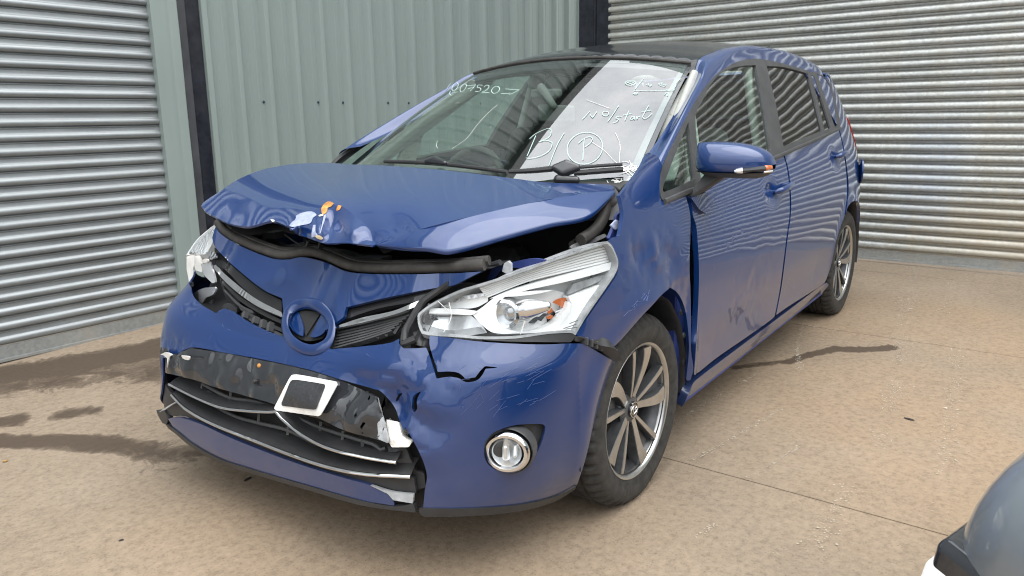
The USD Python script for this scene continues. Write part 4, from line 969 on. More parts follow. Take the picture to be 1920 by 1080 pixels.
# ---- centre panel above the grille, its seal, the emptied badge ring
top_panel = px('A 405,215 430,250 500,300 600,350 700,390 780,413 860,413 930,400 1000,410 1100,440 1200,485 1300,500 1500,505 1860,499 C 470,357 380,400 300,440 A 1830,578 1750,590 1640,610 1400,660 1205,708 1195,765 1130,812 1075,850 960,880 880,850 830,770 815,652 700,600 560,490 460,400 400,330 385,280')
badge_in = px('A 850,790 865,745 900,715 950,700 1000,704 1050,730 1080,770 1088,815 1070,860 1025,888 970,892 910,870 868,832')
panel(CAR, 'grille_panel', Lift(0.004), top_panel, paint, holes=[badge_in], step=0.014, thick=0.01, corner=30, label='blue panel pressed into a V above the grille')
seal = Lift(-0.006); sp = seal.inv(smooth_line(px('A 405,203 440,255 500,296 600,345 700,384 780,407 860,406 930,392 1010,398 1100,428 1200,472 1300,490 1500,497 1860,489 C 470,345'), 40))
sp3 = seal.f(sp[:, 0], sp[:, 1])
m = MB(); m.add(*tube(sp3 + [-0.012, 0, 0.012], 0.017, 10)); m.add(*tube(sp3 + [-0.035, 0, 0.02], 0.014, 8)); m.put(CAR, 'bonnet_seal', rubber_seal)
ring = Lift(0.004); rp = ring.inv(smooth_line(px('A 833,830 838,765 868,720 920,690 985,684 1045,705 1095,755 1118,820 1110,890 1075,945 1010,972 945,962 885,925 850,880'), 60, True))
r3 = ring.f(rp[:, 0], rp[:, 1]); r3 = np.vstack([r3, r3[:2]])
m = MB(); m.add(*tube(r3, 0.019, 14, up=(1, 0, 0.2), flat=0.45)); m.put(CAR, 'badge_ring', paint)
panel(CAR, 'badge_recess', Lift(-0.022), px('A 840,800 860,735 920,695 990,690 1060,720 1100,780 1100,850 1060,900 980,915 900,890 855,845'), dark_void, step=0.012, thick=0.0)
RB = Lift(-0.010)
bz = panel(CAR, 'badge_seat', RB, px('A 852,800 862,750 895,712 905,720 925,760 945,830 942,885 900,868 865,835'), paint, step=0.008, thick=0.004)[0]
panel(CAR, 'badge_seat', RB, px('A 1060,742 1085,790 1085,835 1062,870 1020,890 985,888 1010,840 1040,780'), paint, step=0.008, thick=0.004)
m = MB(); b0 = Lift(-0.016).f(*Lift(-0.016).inv(px('A 910,725 1055,735 960,885 975,800 1000,790 990,840')).T)
m.add(b0, [[0, 1, 2]]); m.put(CAR, 'badge_gap', dark_void, smooth=False)

# ---- upper grille halves
panel(CAR, 'grille_bar', LS, px('A 400,340 460,408 560,498 700,608 812,664 812,748 700,690 560,575 480,490 402,440'), piano_black, step=0.02, thick=0.02)
panel(CAR, 'grille_chrome', Lift(0.002), px('A 393,452 405,446 500,535 650,652 812,738 815,769 650,694 490,574 400,476'), chrome, step=0.012, thick=0.012, corner=25)
for k, p in enumerate(('A 440,532 560,642 700,728 815,786 818,812 700,757 560,672 448,562', 'A 452,585 560,690 640,730 640,748 560,712 460,610', 'A 540,690 660,765 832,846 832,866 700,812 560,724', 'A 590,745 680,800 832,880 832,896 700,842 600,778')):
    panel(CAR, 'grille_slat', Lift(-0.018 - 0.006 * (k % 2)), px(p), (black_plastic, grey_plastic)[k % 2], step=0.02, thick=0.025, corner=25)
for a, b in (((655, 770), (648, 810)), ((745, 805), (738, 862)), ((700, 790), (695, 840)), ((590, 740), (585, 778))):
    q = LS.inv(px(f'A {a[0]},{a[1]} {b[0]},{b[1]}')); q = LS.f(q[:, 0], q[:, 1])
    m = MB(); m.add(*tube(q, 0.012, 4)); m.put(CAR, 'grille_rib', grey_plastic)
panel(CAR, 'grille_bar', LS, px('A 1210,716 1400,668 1640,618 1840,582 1800,625 1650,668 1400,716 1200,784 1132,824 1150,800'), piano_black, step=0.02, thick=0.02)
panel(CAR, 'grille_chrome', Lift(0.0), px('A 1126,830 1300,772 1500,728 1650,666 1665,672 1640,702 1500,752 1300,802 1135,838'), chrome, step=0.012, thick=0.012, corner=25)
for k in range(6):
    y0 = 858 + k * 19; x0 = 1150 - k * 5; x1 = 1600 - k * 22
    panel(CAR, 'grille_slat', Lift(-0.02), px(f'A {x0},{y0} {(x0+x1)/2},{y0-50} {x1},{y0-112} {x1},{y0-102} {(x0+x1)/2},{y0-40} {x0},{y0+9}'), grey_plastic, step=0.02, thick=0.02, smooth=False)
for k in range(7):
    a = (1190 + k * 58, 850 - k * 14); b = (1170 + k * 52, 945 - k * 15)
    q = LS.inv(px(f'A {a[0]},{a[1]} {b[0]},{b[1]}')); q = Lift(-0.03).f(q[:, 0], q[:, 1])
    m = MB(); m.add(*tube(q, 0.006, 4)); m.put(CAR, 'grille_rib', black_plastic)
m = MB(); q = Lift(-0.004).inv(smooth_line(px('A 1850,560 1750,620 1680,670 1640,730 1600,800 1570,860 1560,930 C 60,770'), 40)); m.add(*tube(Lift(-0.004).f(q[:, 0], q[:, 1]), 0.011, 8)); m.put(CAR, 'lamp_cable', black_plastic)
for p, mm in (('A 1620,860 1690,830 1720,890 1690,950 1600,930', black_plastic), ('A 1650,700 1720,680 1740,760 1700,800 1640,790', gloss_black)):
    panel(CAR, 'broken_bracket', Lift(-0.02, 0.012, 20, 8), px(p), mm, step=0.012, thick=0.02)

# ---- number plate plinth, torn plate, lower grille, lip
panel(CAR, 'plate_plinth', PL, px('B 92,140 150,130 235,97 330,112 400,122 600,160 850,212 1060,275 1200,335 1270,372 1310,470 1340,632 1280,612 1100,562 950,492 900,482 700,412 560,372 350,312 270,282 88,236'), plinth_black, step=0.009, thick=0.008, corner=30, label='crumpled glossy black plate plinth')
panel(CAR, 'plinth_edge', Lift(0.012, 0.008, 12, 2), px('B 1262,368 1285,385 1312,470 1342,634 1288,610 1282,520'), worn_grey, step=0.010, thick=0.006)
PLATE = panel(CAR, 'number_plate', Lift(0.030), px('B 800,250 830,246 1030,282 1056,288 1058,300 965,472 955,482 710,448 700,436 790,262'), white_plastic, step=0.02, thick=0.003, corner=20, label='torn white number plate blanked with black tape')[0]
panel(PLATE, 'tape', Lift(0.0325, 0.002, 14, 3), px('B 802,278 830,276 985,300 988,312 935,442 925,444 745,422 742,410 790,290'), tape, step=0.012, thick=0.002, corner=20)
piece(CAR, 'torn_edge', 'Q 122,150 170,125 215,130 258,150 225,172 205,240 196,300 200,190 150,152', white_plastic, [0.825, 0.835, 0.84, 0.85, 0.845, 0.84, 0.835, 0.835, 0.83], step=0.008, thick=0.004)
piece(CAR, 'torn_edge', 'Q 118,140 125,60 140,75 150,120 170,70 185,90 205,100 190,125 150,145', black_plastic, [0.815, 0.815, 0.818, 0.82, 0.822, 0.825, 0.83, 0.83, 0.822], step=0.008, thick=0.004)
piece(CAR, 'torn_edge', 'Q 358,160 400,165 452,172 450,212 410,208 372,190', white_plastic, [0.845, 0.85, 0.852, 0.85, 0.848, 0.845], step=0.008, thick=0.004)
for s_, mm in (('B 618,198', rust), ('B 592,288', black_plastic)):
    q = Lift(0.012).inv(px(s_)); c = Lift(0.014).f(q[:, 0], q[:, 1])[0]; V, F = revolve([(0.0, 0.004), (0.005, 0.003), (0.007, 0.0), (0.007, -0.01)], 14); put(CAR, 'plinth_screw', orient(V, (1, 0, 0.1)) + c, F, mm, smooth=40)
q = Lift(0.0).inv(px('B 1400,590')); fz = Lift(-0.02).f(q[:, 0], q[:, 1])[0]
panel(CAR, 'foam_block', Lift(0.0, 0.006, 12, 9), px('B 1335,500 1400,512 1412,560 1422,592 1474,632 1460,655 1362,656 1338,600'), foam, step=0.01, thick=0.04, corner=25, label='exposed white foam block')
def blade(line, lift, rise, back, r=0.0055):
    L = Lift(lift); q = L.inv(smooth_line(px(line), 50)); q = resample(q, 0.012); P = L.f(q[:, 0], q[:, 1])
    m = MB(); m.add(*tube(P, r, 10)); m.put(CAR, 'grille_chrome', chrome)
    n = G.normal(q); B_ = np.stack([P + [0, 0, -0.004], P + [0, 0, 0.004], P - n * back * 0.5 + [0, 0, rise * 0.7], P - n * back + [0, 0, rise]], 1)
    V, F = grid_mesh(B_); put(CAR, 'grille_blade', V, F, black_plastic, smooth=40)
blade('B 112,302 250,372 400,432 550,452 660,458 712,456 752,502 850,580 1000,658 1200,710 1390,742', 0.004, 0.030, 0.055)
blade('B 126,362 200,437 350,522 600,622 800,700 1000,766 1200,806 1470,823', 0.006, 0.034, 0.06)
for k, ln in enumerate(('B 300,300 450,375 600,400 760,455 950,540 1150,605 1330,660', 'B 330,400 480,480 620,520 780,560 950,640 1150,700', 'B 330,345 460,405 620,440')):
    L = Lift(-0.03); q = resample(L.inv(smooth_line(px(ln), 50)), 0.015); m = MB(); m.add(*tube(L.f(q[:, 0], q[:, 1]), 0.006, 6)); m.put(CAR, 'grille_bar', grey_plastic)
for x in (460, 620, 785, 965, 1090, 300, 1200):
    y = np.interp(x, (300, 460, 620, 785, 965, 1090, 1200), (330, 360, 470, 540, 540, 590, 640)); L = Lift(-0.03); q = L.inv(px(f'B {x},{y-30} {x-6},{y+45}')); m = MB(); m.add(*tube(L.f(q[:, 0], q[:, 1]), 0.006, 4)); m.put(CAR, 'grille_rib', grey_plastic)
_u = Lift(0.0).inv(smooth_line(px('B 130,372 200,447 350,532 600,632 800,710 1000,776 1200,816 1478,833'), 60)); _l = Lift(0.0).inv(smooth_line(px('B 118,486 180,486 300,526 450,596 700,696 900,766 1100,826 1240,866 1360,903 1494,921'), 60))
_u, _l = _u[np.argsort(_u[:, 0])], _l[np.argsort(_l[:, 0])]
panel(CAR, 'lower_surround', Lift(-0.010), np.vstack([[(-0.72, 0.385)], _u, _l[::-1], [(-0.70, 0.262)]]), black_plastic, ab=True, smooth=False, step=0.016, thick=0.012)
piece(CAR, 'bumper_corner', 'Q 78,772 112,798 165,772 205,860 200,932 150,926 98,835', black_plastic, [0.80, 0.815, 0.83, 0.84, 0.84, 0.83, 0.81], thick=0.02)
piece(CAR, 'bumper_corner', 'Q 112,792 160,760 230,715 300,676 300,690 235,728 170,775 118,800', worn_grey, [0.815, 0.825, 0.84, 0.85, 0.85, 0.84, 0.83, 0.818], thick=0.01)
panel(CAR, 'lower_surround', Lift(-0.028), px('B 1340,650 1400,665 1455,690 1500,790 1545,800 1555,880 1500,900 1470,868 1480,822 1400,742 1350,690'), black_plastic, step=0.012, thick=0.012)
panel(CAR, 'bumper_lip', Lift(0.002), px('B 104,496 140,488 180,490 300,530 450,600 700,700 900,770 1100,830 1240,870 1330,915 1372,955 1380,985 1200,955 900,870 570,775 400,720 250,640 150,560'), paint, step=0.014, thick=0.012, corner=30)
panel(CAR, 'lip_end', Lift(0.004), px('B 1242,871 1360,906 1486,920 1480,972 1372,954 1340,918'), worn_grey, step=0.01, thick=0.01, corner=20)
panel(CAR, 'splitter', Lift(0.006), px('B 62,512 100,530 150,564 250,644 400,725 570,780 900,876 1200,960 1380,990 1484,975 1495,1005 1496,1024 1200,985 900,900 565,802 400,747 240,658 140,575 70,525'), black_plastic, step=0.012, thick=0.03, corner=30)
panel(CAR, 'splitter', Lift(0.004), px('D 75,1003 300,1007 600,987 800,942 912,884 905,902 800,967 600,1022 300,1047 100,1049 72,1030'), black_plastic, step=0.012, thick=0.03, corner=30)

# ---- fog lamp
fa = Lift(0.006); fq = fa.inv(px('D 540,706')); fcn = fa.f(fq[:, 0], fq[:, 1])[0]
fdir = unit(np.array([0.90, 0.42, 0.04]))
FOG = None
V, F = revolve([(0.040, -0.03), (0.043, 0.004), (0.047, 0.010), (0.054, 0.010), (0.060, 0.004), (0.061, -0.004), (0.058, -0.03)], 48)
FOG = put(CAR, 'fog_lamp', orient(V * [1.08, 1, 0.98], fdir) + fcn, F, chrome, smooth=40)
V, F = revolve([(0.0, -0.030), (0.012, -0.028), (0.030, -0.018), (0.042, 0.0)], 40); put(FOG, 'reflector', orient(V, fdir) + fcn, F, silver, smooth=True)
V, F = revolve([(0.043, 0.0), (0.036, 0.007), (0.022, 0.011), (0.0, 0.013)], 40); put(FOG, 'lens', orient(V, fdir) + fcn, F, lamp_lens, smooth=True)
m = MB(); m.tm(hull_spheres([(0.004, -0.02, 0.022), (0.004, -0.004, 0.012), (0.004, -0.004, -0.016), (0.004, -0.02, -0.024)], [0.009] * 4, 14)); m.tm(hull_spheres([(-0.022, -0.016, 0.01), (-0.022, -0.006, -0.010)], [0.007] * 2, 12)); m.put(FOG, 'bulb_shield', silver, xf=lambda V: orient(V, fdir) + fcn)
V, F = revolve([(0.058, -0.045), (0.066, -0.004), (0.070, -0.010), (0.072, -0.045)], 40); put(FOG, 'holder', orient(V * [1.08, 1, 0.98], fdir) + fcn + fdir * -0.004, F, grey_plastic, smooth=40)

# ------------------------------------------------------------------ left headlight
lens_px = px('H 12,712 60,672 130,622 240,562 400,492 500,462 700,402 1000,302 1300,192 1600,92 1725,56 1765,90 1795,145 1828,242 1812,330 1700,505 1550,722 1440,905 1400,882 1200,892 900,932 600,938 400,922 130,902 50,888 28,840 15,790')
HL = panel(CAR, 'headlight', Lift(-0.075), topoly(G.inv(smooth_line(lens_px, 38, True))).buffer(-0.010).exterior.coords[:-1], silver_matt, ab=True, smooth=False, step=0.018, thick=0.0, label='large cracked clear left headlight')[0]
LN = Lift(0.004)
panel(HL, 'lens', LN, lens_px, lamp_lens, step=0.016, thick=0.012, corner=30)
lo_ = topoly(LN.inv(smooth_line(lens_px, 30, True)))
panel(HL, 'lens_rim', Lift(0.001), np.array(lo_.exterior.coords)[:-1], worn_grey, holes=[np.array(lo_.buffer(-0.007).exterior.coords)[:-1]], ab=True, smooth=False, step=0.012, thick=0.07)
def hl(name, s, lift, m, thick=0.01, step=0.012, corner=35): return panel(HL, name, Lift(lift), px('H ' + s), m, step=step, thick=thick, corner=corner)
# ribbed upper vane
T0, T1 = np.array([(560, 470), (1000, 312), (1300, 205), (1600, 108), (1735, 75)]), np.array([(640, 570), (1000, 428), (1300, 352), (1600, 282), (1785, 238)])
for k in range(7):
    a = T0 + (T1 - T0) * k / 7; b = T0 + (T1 - T0) * (k + 0.80) / 7
    hl('vane_rib', ' '.join(f'{x:.0f},{y:.0f}' for x, y in np.vstack([a, b[::-1]])), -0.022 - 0.001 * k, silver_matt, thick=0.012)
hl('vane_back', ' '.join(f'{x:.0f},{y:.0f}' for x, y in np.vstack([T0, T1[::-1]])), -0.034, silver_matt, thick=0.0)
hl('light_guide', '660,575 900,482 1300,372 1700,262 1792,240 1770,290 1740,318 1400,412 1000,500 780,560', -0.020, silver_matt, 0.02)
hl('side_bezel', '1372,560 1500,510 1700,425 1760,330 1795,300 1700,478 1560,700 1440,880 1330,884 1280,840 1380,700 1402,620', -0.022, silver_matt, 0.03)
hl('side_slot', '1360,545 1500,485 1690,400 1735,345 1420,440', -0.030, worn_grey, 0.01)
hl('lamp_bezel', '505,716 600,650 720,560 900,520 1100,505 1230,500 1100,530 900,555 800,560 735,620 722,700 740,780 790,830 930,870 1100,850 1240,790 1340,690 1375,600 1400,620 1380,700 1280,840 1330,884 1200,880 960,888 700,882 590,810', -0.020, silver_matt, 0.035)
hl('bowl', '700,600 800,545 1000,520 1200,495 1330,520 1385,590 1370,690 1250,800 1100,850 940,870 800,840 720,760', -0.058, silver_matt, 0.0)
hl('inner_tray', '20,715 480,715 580,800 640,880 400,912 130,895 50,882', -0.045, silver, 0.0)
hl('inner_tray_floor', '60,800 300,860 560,830 640,884 400,914 130,897 50,882', -0.030, worn_grey, 0.0)
hl('bar', '62,690 130,664 400,668 560,690 500,722 300,712 62,708', -0.016, silver_matt, 0.02)
hl('indicator_bowl', '180,648 300,590 460,545 645,522 650,600 540,655 400,664', -0.035, silver_matt, 0.0)
for k in range(5):
    x = 330 + k * 62; hl('indicator_fin', f'{x},{612-k*13} {x+40},{602-k*13} {x+30},{575-k*12} {x+8},{580-k*12}', -0.025, chrome, 0.01, 0.008)
for s in ('1232,610 1262,586 1300,572 1350,570 1385,600 1375,645 1322,664 1290,640', '1180,690 1225,656 1232,690 1190,716', '1170,750 1200,728 1232,722 1228,752 1190,762'): hl('amber_reflector', s, -0.040, amber, 0.004, 0.008)
for k in range(5): hl('reflector_facet', f'{1250+k*4},{690+k*26} {1330-k*16},{660+k*24} {1322-k*16},{676+k*24} {1250+k*2},{706+k*26}', -0.044, chrome, 0.004, 0.008)
for k in range(3): hl('reflector_facet', f'{1010+k*70},{790-k*30} {1080+k*70},{735-k*30} {1120+k*60},{740-k*28} {1060+k*66},{810-k*30}', -0.046, chrome, 0.004, 0.008)
lj = Lift(-0.030); lq = lj.inv(px('H 805,712')); lc = lj.f(lq[:, 0], lq[:, 1])[0]; ld = unit(np.array([0.93, 0.33, 0.02]))
V, F = revolve([(0.030, 0.012), (0.036, 0.016), (0.043, 0.010), (0.045, -0.004), (0.042, -0.03), (0.036, -0.06)], 40); put(HL, 'projector_ring', orient(V, ld) + lc, F, chrome, smooth=40)
V, F = revolve([(0.033, 0.008), (0.028, 0.016), (0.018, 0.023), (0.008, 0.026), (0.0, 0.0265)], 32); put(HL, 'projector_lens', orient(V, ld) + lc, F, clear_glass, smooth=True)
V, F = revolve([(0.0, -0.01), (0.034, 0.004)], 32); put(HL, 'projector_bowl', orient(V, ld) + lc, F, silver, smooth=True)
# the reflector barrel behind the projector, towards the outside
e1 = lc + np.array([-0.05, 0.105, 0.025])
m = MB(); m.tm(hull_spheres([lc + [-0.03, 0.01, 0], lc + [-0.035, 0.05, 0.012], e1], [0.034, 0.030, 0.014], 28)); m.put(HL, 'reflector_barrel', chrome, smooth=60)
hl('lamp_sill', '560,925 800,935 1000,912 1250,886 1400,888 1442,908 1395,968 1100,966 860,962 600,945', 0.000, black_plastic, 0.03)
for s in ('H 300,610 320,720 300,800 250,880', 'H 980,770 940,900', 'H 130,760 180,730 110,870', 'H 200,600 300,690', 'H 1325,845 1440,805', 'H 1345,850 1450,832', 'H 1380,800 1455,770'):
    q = LN.inv(smooth_line(px(s), 60, per=3)); P3 = Lift(0.0052).f(q[:, 0], q[:, 1]); m = MB(); m.add(*tube(P3, 0.0011, 5)); m.put(HL, 'crack', white_plastic if ' 13' not in s[:5] else grey_plastic)

# ------------------------------------------------------------------ broken right headlight
RH = piece(CAR, 'headlight', 'R 38,355 70,300 130,222 200,165 262,108 330,44 402,62 420,95 330,100 285,95 272,180 258,258 215,345 150,352 120,345', lamp_lens, [0.52, 0.50, 0.46, 0.43, 0.40, 0.36, 0.37, 0.40, 0.44, 0.48, 0.52, 0.54, 0.55, 0.55, 0.54], label='smashed right headlight with broken housing')
piece(RH, 'housing', 'R 40,352 130,222 262,108 330,46 398,64 415,100 330,105 290,100 275,180 258,256 212,342 150,348', silver_matt, np.array([0.52, 0.46, 0.40, 0.36, 0.37, 0.40, 0.44, 0.48, 0.52, 0.54, 0.55, 0.55]) - 0.03, thick=0.03)
for k in range(6):
    piece(RH, 'vane_rib', f'R {60+k*22},{335-k*2} {140+k*20},{222-k*6} {262+k*12},{112+k*4} {268+k*12},{118+k*4} {148+k*20},{228-k*6} {70+k*22},{338-k*2}', silver, [0.52, 0.47, 0.42, 0.42, 0.47, 0.52], thick=0.01, step=0.008)
piece(RH, 'broken_housing', 'R 44,366 70,356 106,350 110,420 98,470 102,530 86,560 92,612 80,624 66,600 58,540 46,480', white_plastic, [0.545, 0.545, 0.545, 0.555, 0.56, 0.565, 0.57, 0.575, 0.575, 0.57, 0.56, 0.55])
piece(RH, 'broken_housing', 'R 164,424 205,418 238,400 262,470 292,580 262,592 215,545 182,510', silver, [0.60, 0.60, 0.60, 0.62, 0.64, 0.64, 0.62, 0.60])
piece(RH, 'broken_housing', 'R 112,360 150,352 165,410 175,500 120,480 108,430', white_plastic, [0.57, 0.57, 0.59, 0.60, 0.57, 0.56])
piece(RH, 'broken_housing', 'R 205,330 250,320 290,330 292,380 240,392 210,368', chrome, [0.58, 0.59, 0.60, 0.61, 0.60, 0.58])
piece(RH, 'broken_housing', 'R 168,392 200,385 226,392 222,412 186,420 166,414', white_plastic, [0.61, 0.615, 0.62, 0.62, 0.61, 0.61])
piece(RH, 'broken_bulb_bowl', 'R 142,648 200,628 285,620 292,650 262,690 205,712 172,768 152,740', silver, [0.62, 0.63, 0.65, 0.65, 0.65, 0.64, 0.63, 0.62], label='cracked clear lamp bowl')
piece(RH, 'broken_mount', 'R 92,680 140,650 150,745 200,790 262,720 255,830 170,780 110,720', grey_plastic, [0.60, 0.61, 0.61, 0.62, 0.63, 0.63, 0.61, 0.60])
piece(CAR, 'torn_bracket', 'R 325,550 370,640 485,700 495,765 440,780 380,730 340,620', black_plastic, [0.63, 0.64, 0.66, 0.66, 0.65, 0.64, 0.63], thick=0.02)
piece(CAR, 'torn_bracket', 'R 360,765 400,760 470,800 465,850 430,840 390,800 340,835 330,830', grey_plastic, [0.665] * 8, thick=0.015)
# ------------------------------------------------------------------ wheels
def part_xform(parent, name, M=None):
    p = numbered(parent, name); x = UsdGeom.Xform.Define(stage, p)
    if M is not None: x.AddTransformOp().Set(Gf.Matrix4d(*np.asarray(M, float).ravel().tolist()))
    return p
def wheel_parts(W):
    prof = [(0.216, -0.016), (0.232, -0.004), (0.246, 0.003), (0.262, 0.0075), (0.282, 0.0085), (0.298, 0.005), (0.309, -0.001), (0.318, -0.011), (0.325, -0.022)]
    tread = [(0.328, -0.030), (0.3295, -0.040), (0.330, -0.0495), (0.323, -0.051), (0.323, -0.058), (0.331, -0.0595), (0.3312, -0.072), (0.3313, -0.0835), (0.324, -0.085), (0.324, -0.092), (0.3313, -0.0935), (0.3313, -0.1065), (0.324, -0.108), (0.324, -0.115), (0.331, -0.1165), (0.331, -0.138),
             (0.323, -0.140), (0.323, -0.147), (0.330, -0.1485), (0.328, -0.165)]
    inner = [(0.322, -0.178), (0.310, -0.190), (0.285, -0.198), (0.25, -0.196), (0.216, -0.185)]
    P = np.array(prof + tread + inner); n = 288
    th = np.linspace(0, 2 * np.pi, n, endpoint=False)
    R = np.repeat(P[None, :, 0], n, 0); Y = np.repeat(P[None, :, 1], n, 0)
    k = np.arange(n)
    lug = ((k % 6) < 2)
    R[lug, 6:11] -= np.array([0.003, 0.007, 0.010, 0.011, 0.009]); R[((k + 3) % 6) < 2, 23:30] -= 0.0
    mid = ((k % 9) < 2); R[mid, 14:18] -= 0.005; R[((k + 4) % 9) < 2, 19:21] -= 0.004; R[lug, 28:32] -= 0.006
    letter = (np.abs(((th * 8) % (2 * np.pi)) - 3) < 0.9); Y[:, 3:5] += 0.0008 * (letter & (k % 4 < 2))[:, None]
    V = np.stack([R * np.cos(th)[:, None], Y, R * np.sin(th)[:, None]], -1)
    V[..., 2] = np.maximum(V[..., 2], -HUB_Z + 0.001); bulge = np.clip(-V[..., 2] - 0.28, 0, 0.05) * 0.16; V[..., 1] += np.where(V[..., 1] > -0.095, bulge, -bulge)
    V, F = grid_mesh(V, close_u=True)
    put(W, 'tyre', V, F, tyre_mat, smooth=32)
    V, F = revolve([(0.2175, -0.026), (0.221, -0.010), (0.227, -0.003), (0.2335, -0.001), (0.2350, -0.004), (0.2345, -0.010), (0.228, -0.014)], 128); put(W, 'rim_lip', V, F[:, ::-1], alloy_cut, smooth=40)
    V, F = revolve([(0.2185, -0.024), (0.212, -0.034), (0.204, -0.050), (0.196, -0.085), (0.192, -0.185)], 96); put(W, 'rim', V, F[:, ::-1], alloy_dark, smooth=40)
    def dish(r): return -0.010 - 0.022 * np.clip((0.20 - r) / 0.16, 0, 1) ** 1.3
    def flat_f(off): return lambda a, b: np.stack([np.asarray(a, float), dish(np.hypot(a, b)) + off, np.asarray(b, float)], -1)
    def spoke(a0, wide):
        r = np.linspace(0.040, 0.2195, 14); t = (r - 0.040) / 0.1795
        if wide: w0, w1, ang = 0.014 + 0.012 * t**2, 0.014 + 0.020 * t**2, a0 + 0.10 * np.sin(t * np.pi * 0.9) * 1.0 - 0.06
        else: w0, w1, ang = 0.0075 + 0.004 * t, 0.0075 + 0.004 * t, a0 + 0.05 * (1 - t)
        c = np.stack([r * np.cos(ang), r * np.sin(ang)], 1); tn = unit(np.gradient(c, axis=0)); nn = np.stack([-tn[:, 1], tn[:, 0]], 1)
        return sg.Polygon(np.vstack([c + nn * w0[:, None], (c - nn * w1[:, None])[::-1]])).buffer(0)
    for i in range(5):
        for a, wide in ((math.radians(40 + 72 * i), True), (math.radians(10 + 72 * i), False)):
            pl = spoke(a, wide)
            s = Surf(flat_f(-0.002)); s.sign = -1
            V, F, N = panel_mesh(s, pl, 0.014, 0.040 if wide else 0.034, bstep=0.008); sp = put(W, 'spoke', V, F, alloy_dark, N=N)
            s2 = Surf(flat_f(0.0)); s2.sign = -1
            f = pl.buffer(-0.0022)
            # only the middle of each arm is machined bright; its foot stays painted
            V, F, N = panel_mesh(s2, f, 0.014, 0.0025, bstep=0.008); put(W, 'spoke_face', V, F, alloy_cut, N=N)
        # recessed web between the two arms
        r0 = [(0.085, 14 + 72 * i), (0.205, 17 + 72 * i), (0.205, 33 + 72 * i), (0.10, 34 + 72 * i)]
        q = np.array([(r * math.cos(math.radians(a)), r * math.sin(math.radians(a))) for r, a in r0]); q3 = np.c_[q[:, 0], [-0.050, -0.032, -0.032, -0.050], q[:, 1]]
        put(W, 'spoke_web', np.vstack([q3, q3 - [0, 0.006, 0]]), [[0, 2, 1], [0, 3, 2], [0, 1, 5], [0, 5, 4], [1, 2, 6], [1, 6, 5], [2, 3, 7], [2, 7, 6], [3, 0, 4], [3, 4, 7]], alloy_dark, smooth=False)
    V, F = revolve([(0.0, -0.030), (0.034, -0.031), (0.046, -0.034), (0.062, -0.042), (0.070, -0.055), (0.072, -0.09)], 60); put(W, 'hub', V, F[:, ::-1], alloy_dark, smooth=30)
    V, F = revolve([(0.0, -0.0215), (0.024, -0.022), (0.0275, -0.0235), (0.0285, -0.031)], 48); put(W, 'centre_cap', V, F[:, ::-1], gloss_black, smooth=40)
    e = np.linspace(0, 2 * np.pi, 40); m = MB()
    for rx, rz, cz in ((0.0215, 0.0150, 0.0), (0.0075, 0.0145, 0.0), (0.0165, 0.0060, 0.0075)):
        m.add(*tube(np.stack([rx * np.cos(e), np.full_like(e, -0.0210), cz + rz * np.sin(e)], 1), 0.0016, 6, up=(0, 1, 0), caps=False))
    V, F = revolve([(0.025, -0.0205), (0.0275, -0.0205), (0.0275, -0.024)], 40); m.add(V, F[:, ::-1]); m.put(W, 'badge', chrome)
    for i in range(5):
        a = math.radians(25 + 36 + 72 * i); c = np.array([0.057 * math.cos(a), 0, 0.057 * math.sin(a)])
        V, F = revolve([(0.0, -0.046), (0.008, -0.046), (0.0095, -0.049), (0.0095, -0.070)], 6); put(W, 'wheel_bolt', V + c, F[:, ::-1], bolt_steel, smooth=False)
        V, F = revolve([(0.0105, -0.060), (0.0135, -0.041), (0.015, -0.0385)], 20); put(W, 'bolt_seat', V + c, F[:, ::-1], dark_void, smooth=40)
    V, F = revolve([(0.06, -0.10), (0.145, -0.105), (0.148, -0.107), (0.148, -0.128), (0.10, -0.13)], 60); put(W, 'brake_disc', V, F[:, ::-1], disc_metal, smooth=30)
    m = MB(); m.box((-0.165, -0.135, -0.06), (-0.095, -0.075, 0.07), 0.01); m.put(W, 'caliper', grey_plastic)
wheelM = lambda x, y, rz: np.array([[math.cos(rz), math.sin(rz), 0, 0], [-math.sin(rz), math.cos(rz), 0, 0], [0, 0, 1, 0], [x, y, HUB_Z, 1]])
def turn(ang):  # roll about the axle, then stand in place
    c, s = math.cos(ang), math.sin(ang); M = np.eye(4); M[0, 0], M[0, 2], M[2, 0], M[2, 2] = c, -s, s, c; return M
W0 = part_xform(CAR, 'wheel', wheelM(0, 0.862, 0)); wheel_parts(W0)
for x, y, rz, roll in ((-WB, 0.862, 0, 0.6), (0, -0.862, math.pi, 0.2), (-WB, -0.862, math.pi, 1.0)):
    p = numbered(CAR, 'wheel'); xf = UsdGeom.Xform.Define(stage, p)
    xf.GetPrim().GetReferences().AddInternalReference(W0); xf.ClearXformOpOrder()
    UsdGeom.Xformable(xf).AddTransformOp(opSuffix='place').Set(Gf.Matrix4d(*(wheelM(x, y, rz)).ravel().tolist()))
    xf.GetPrim().SetInstanceable(True)

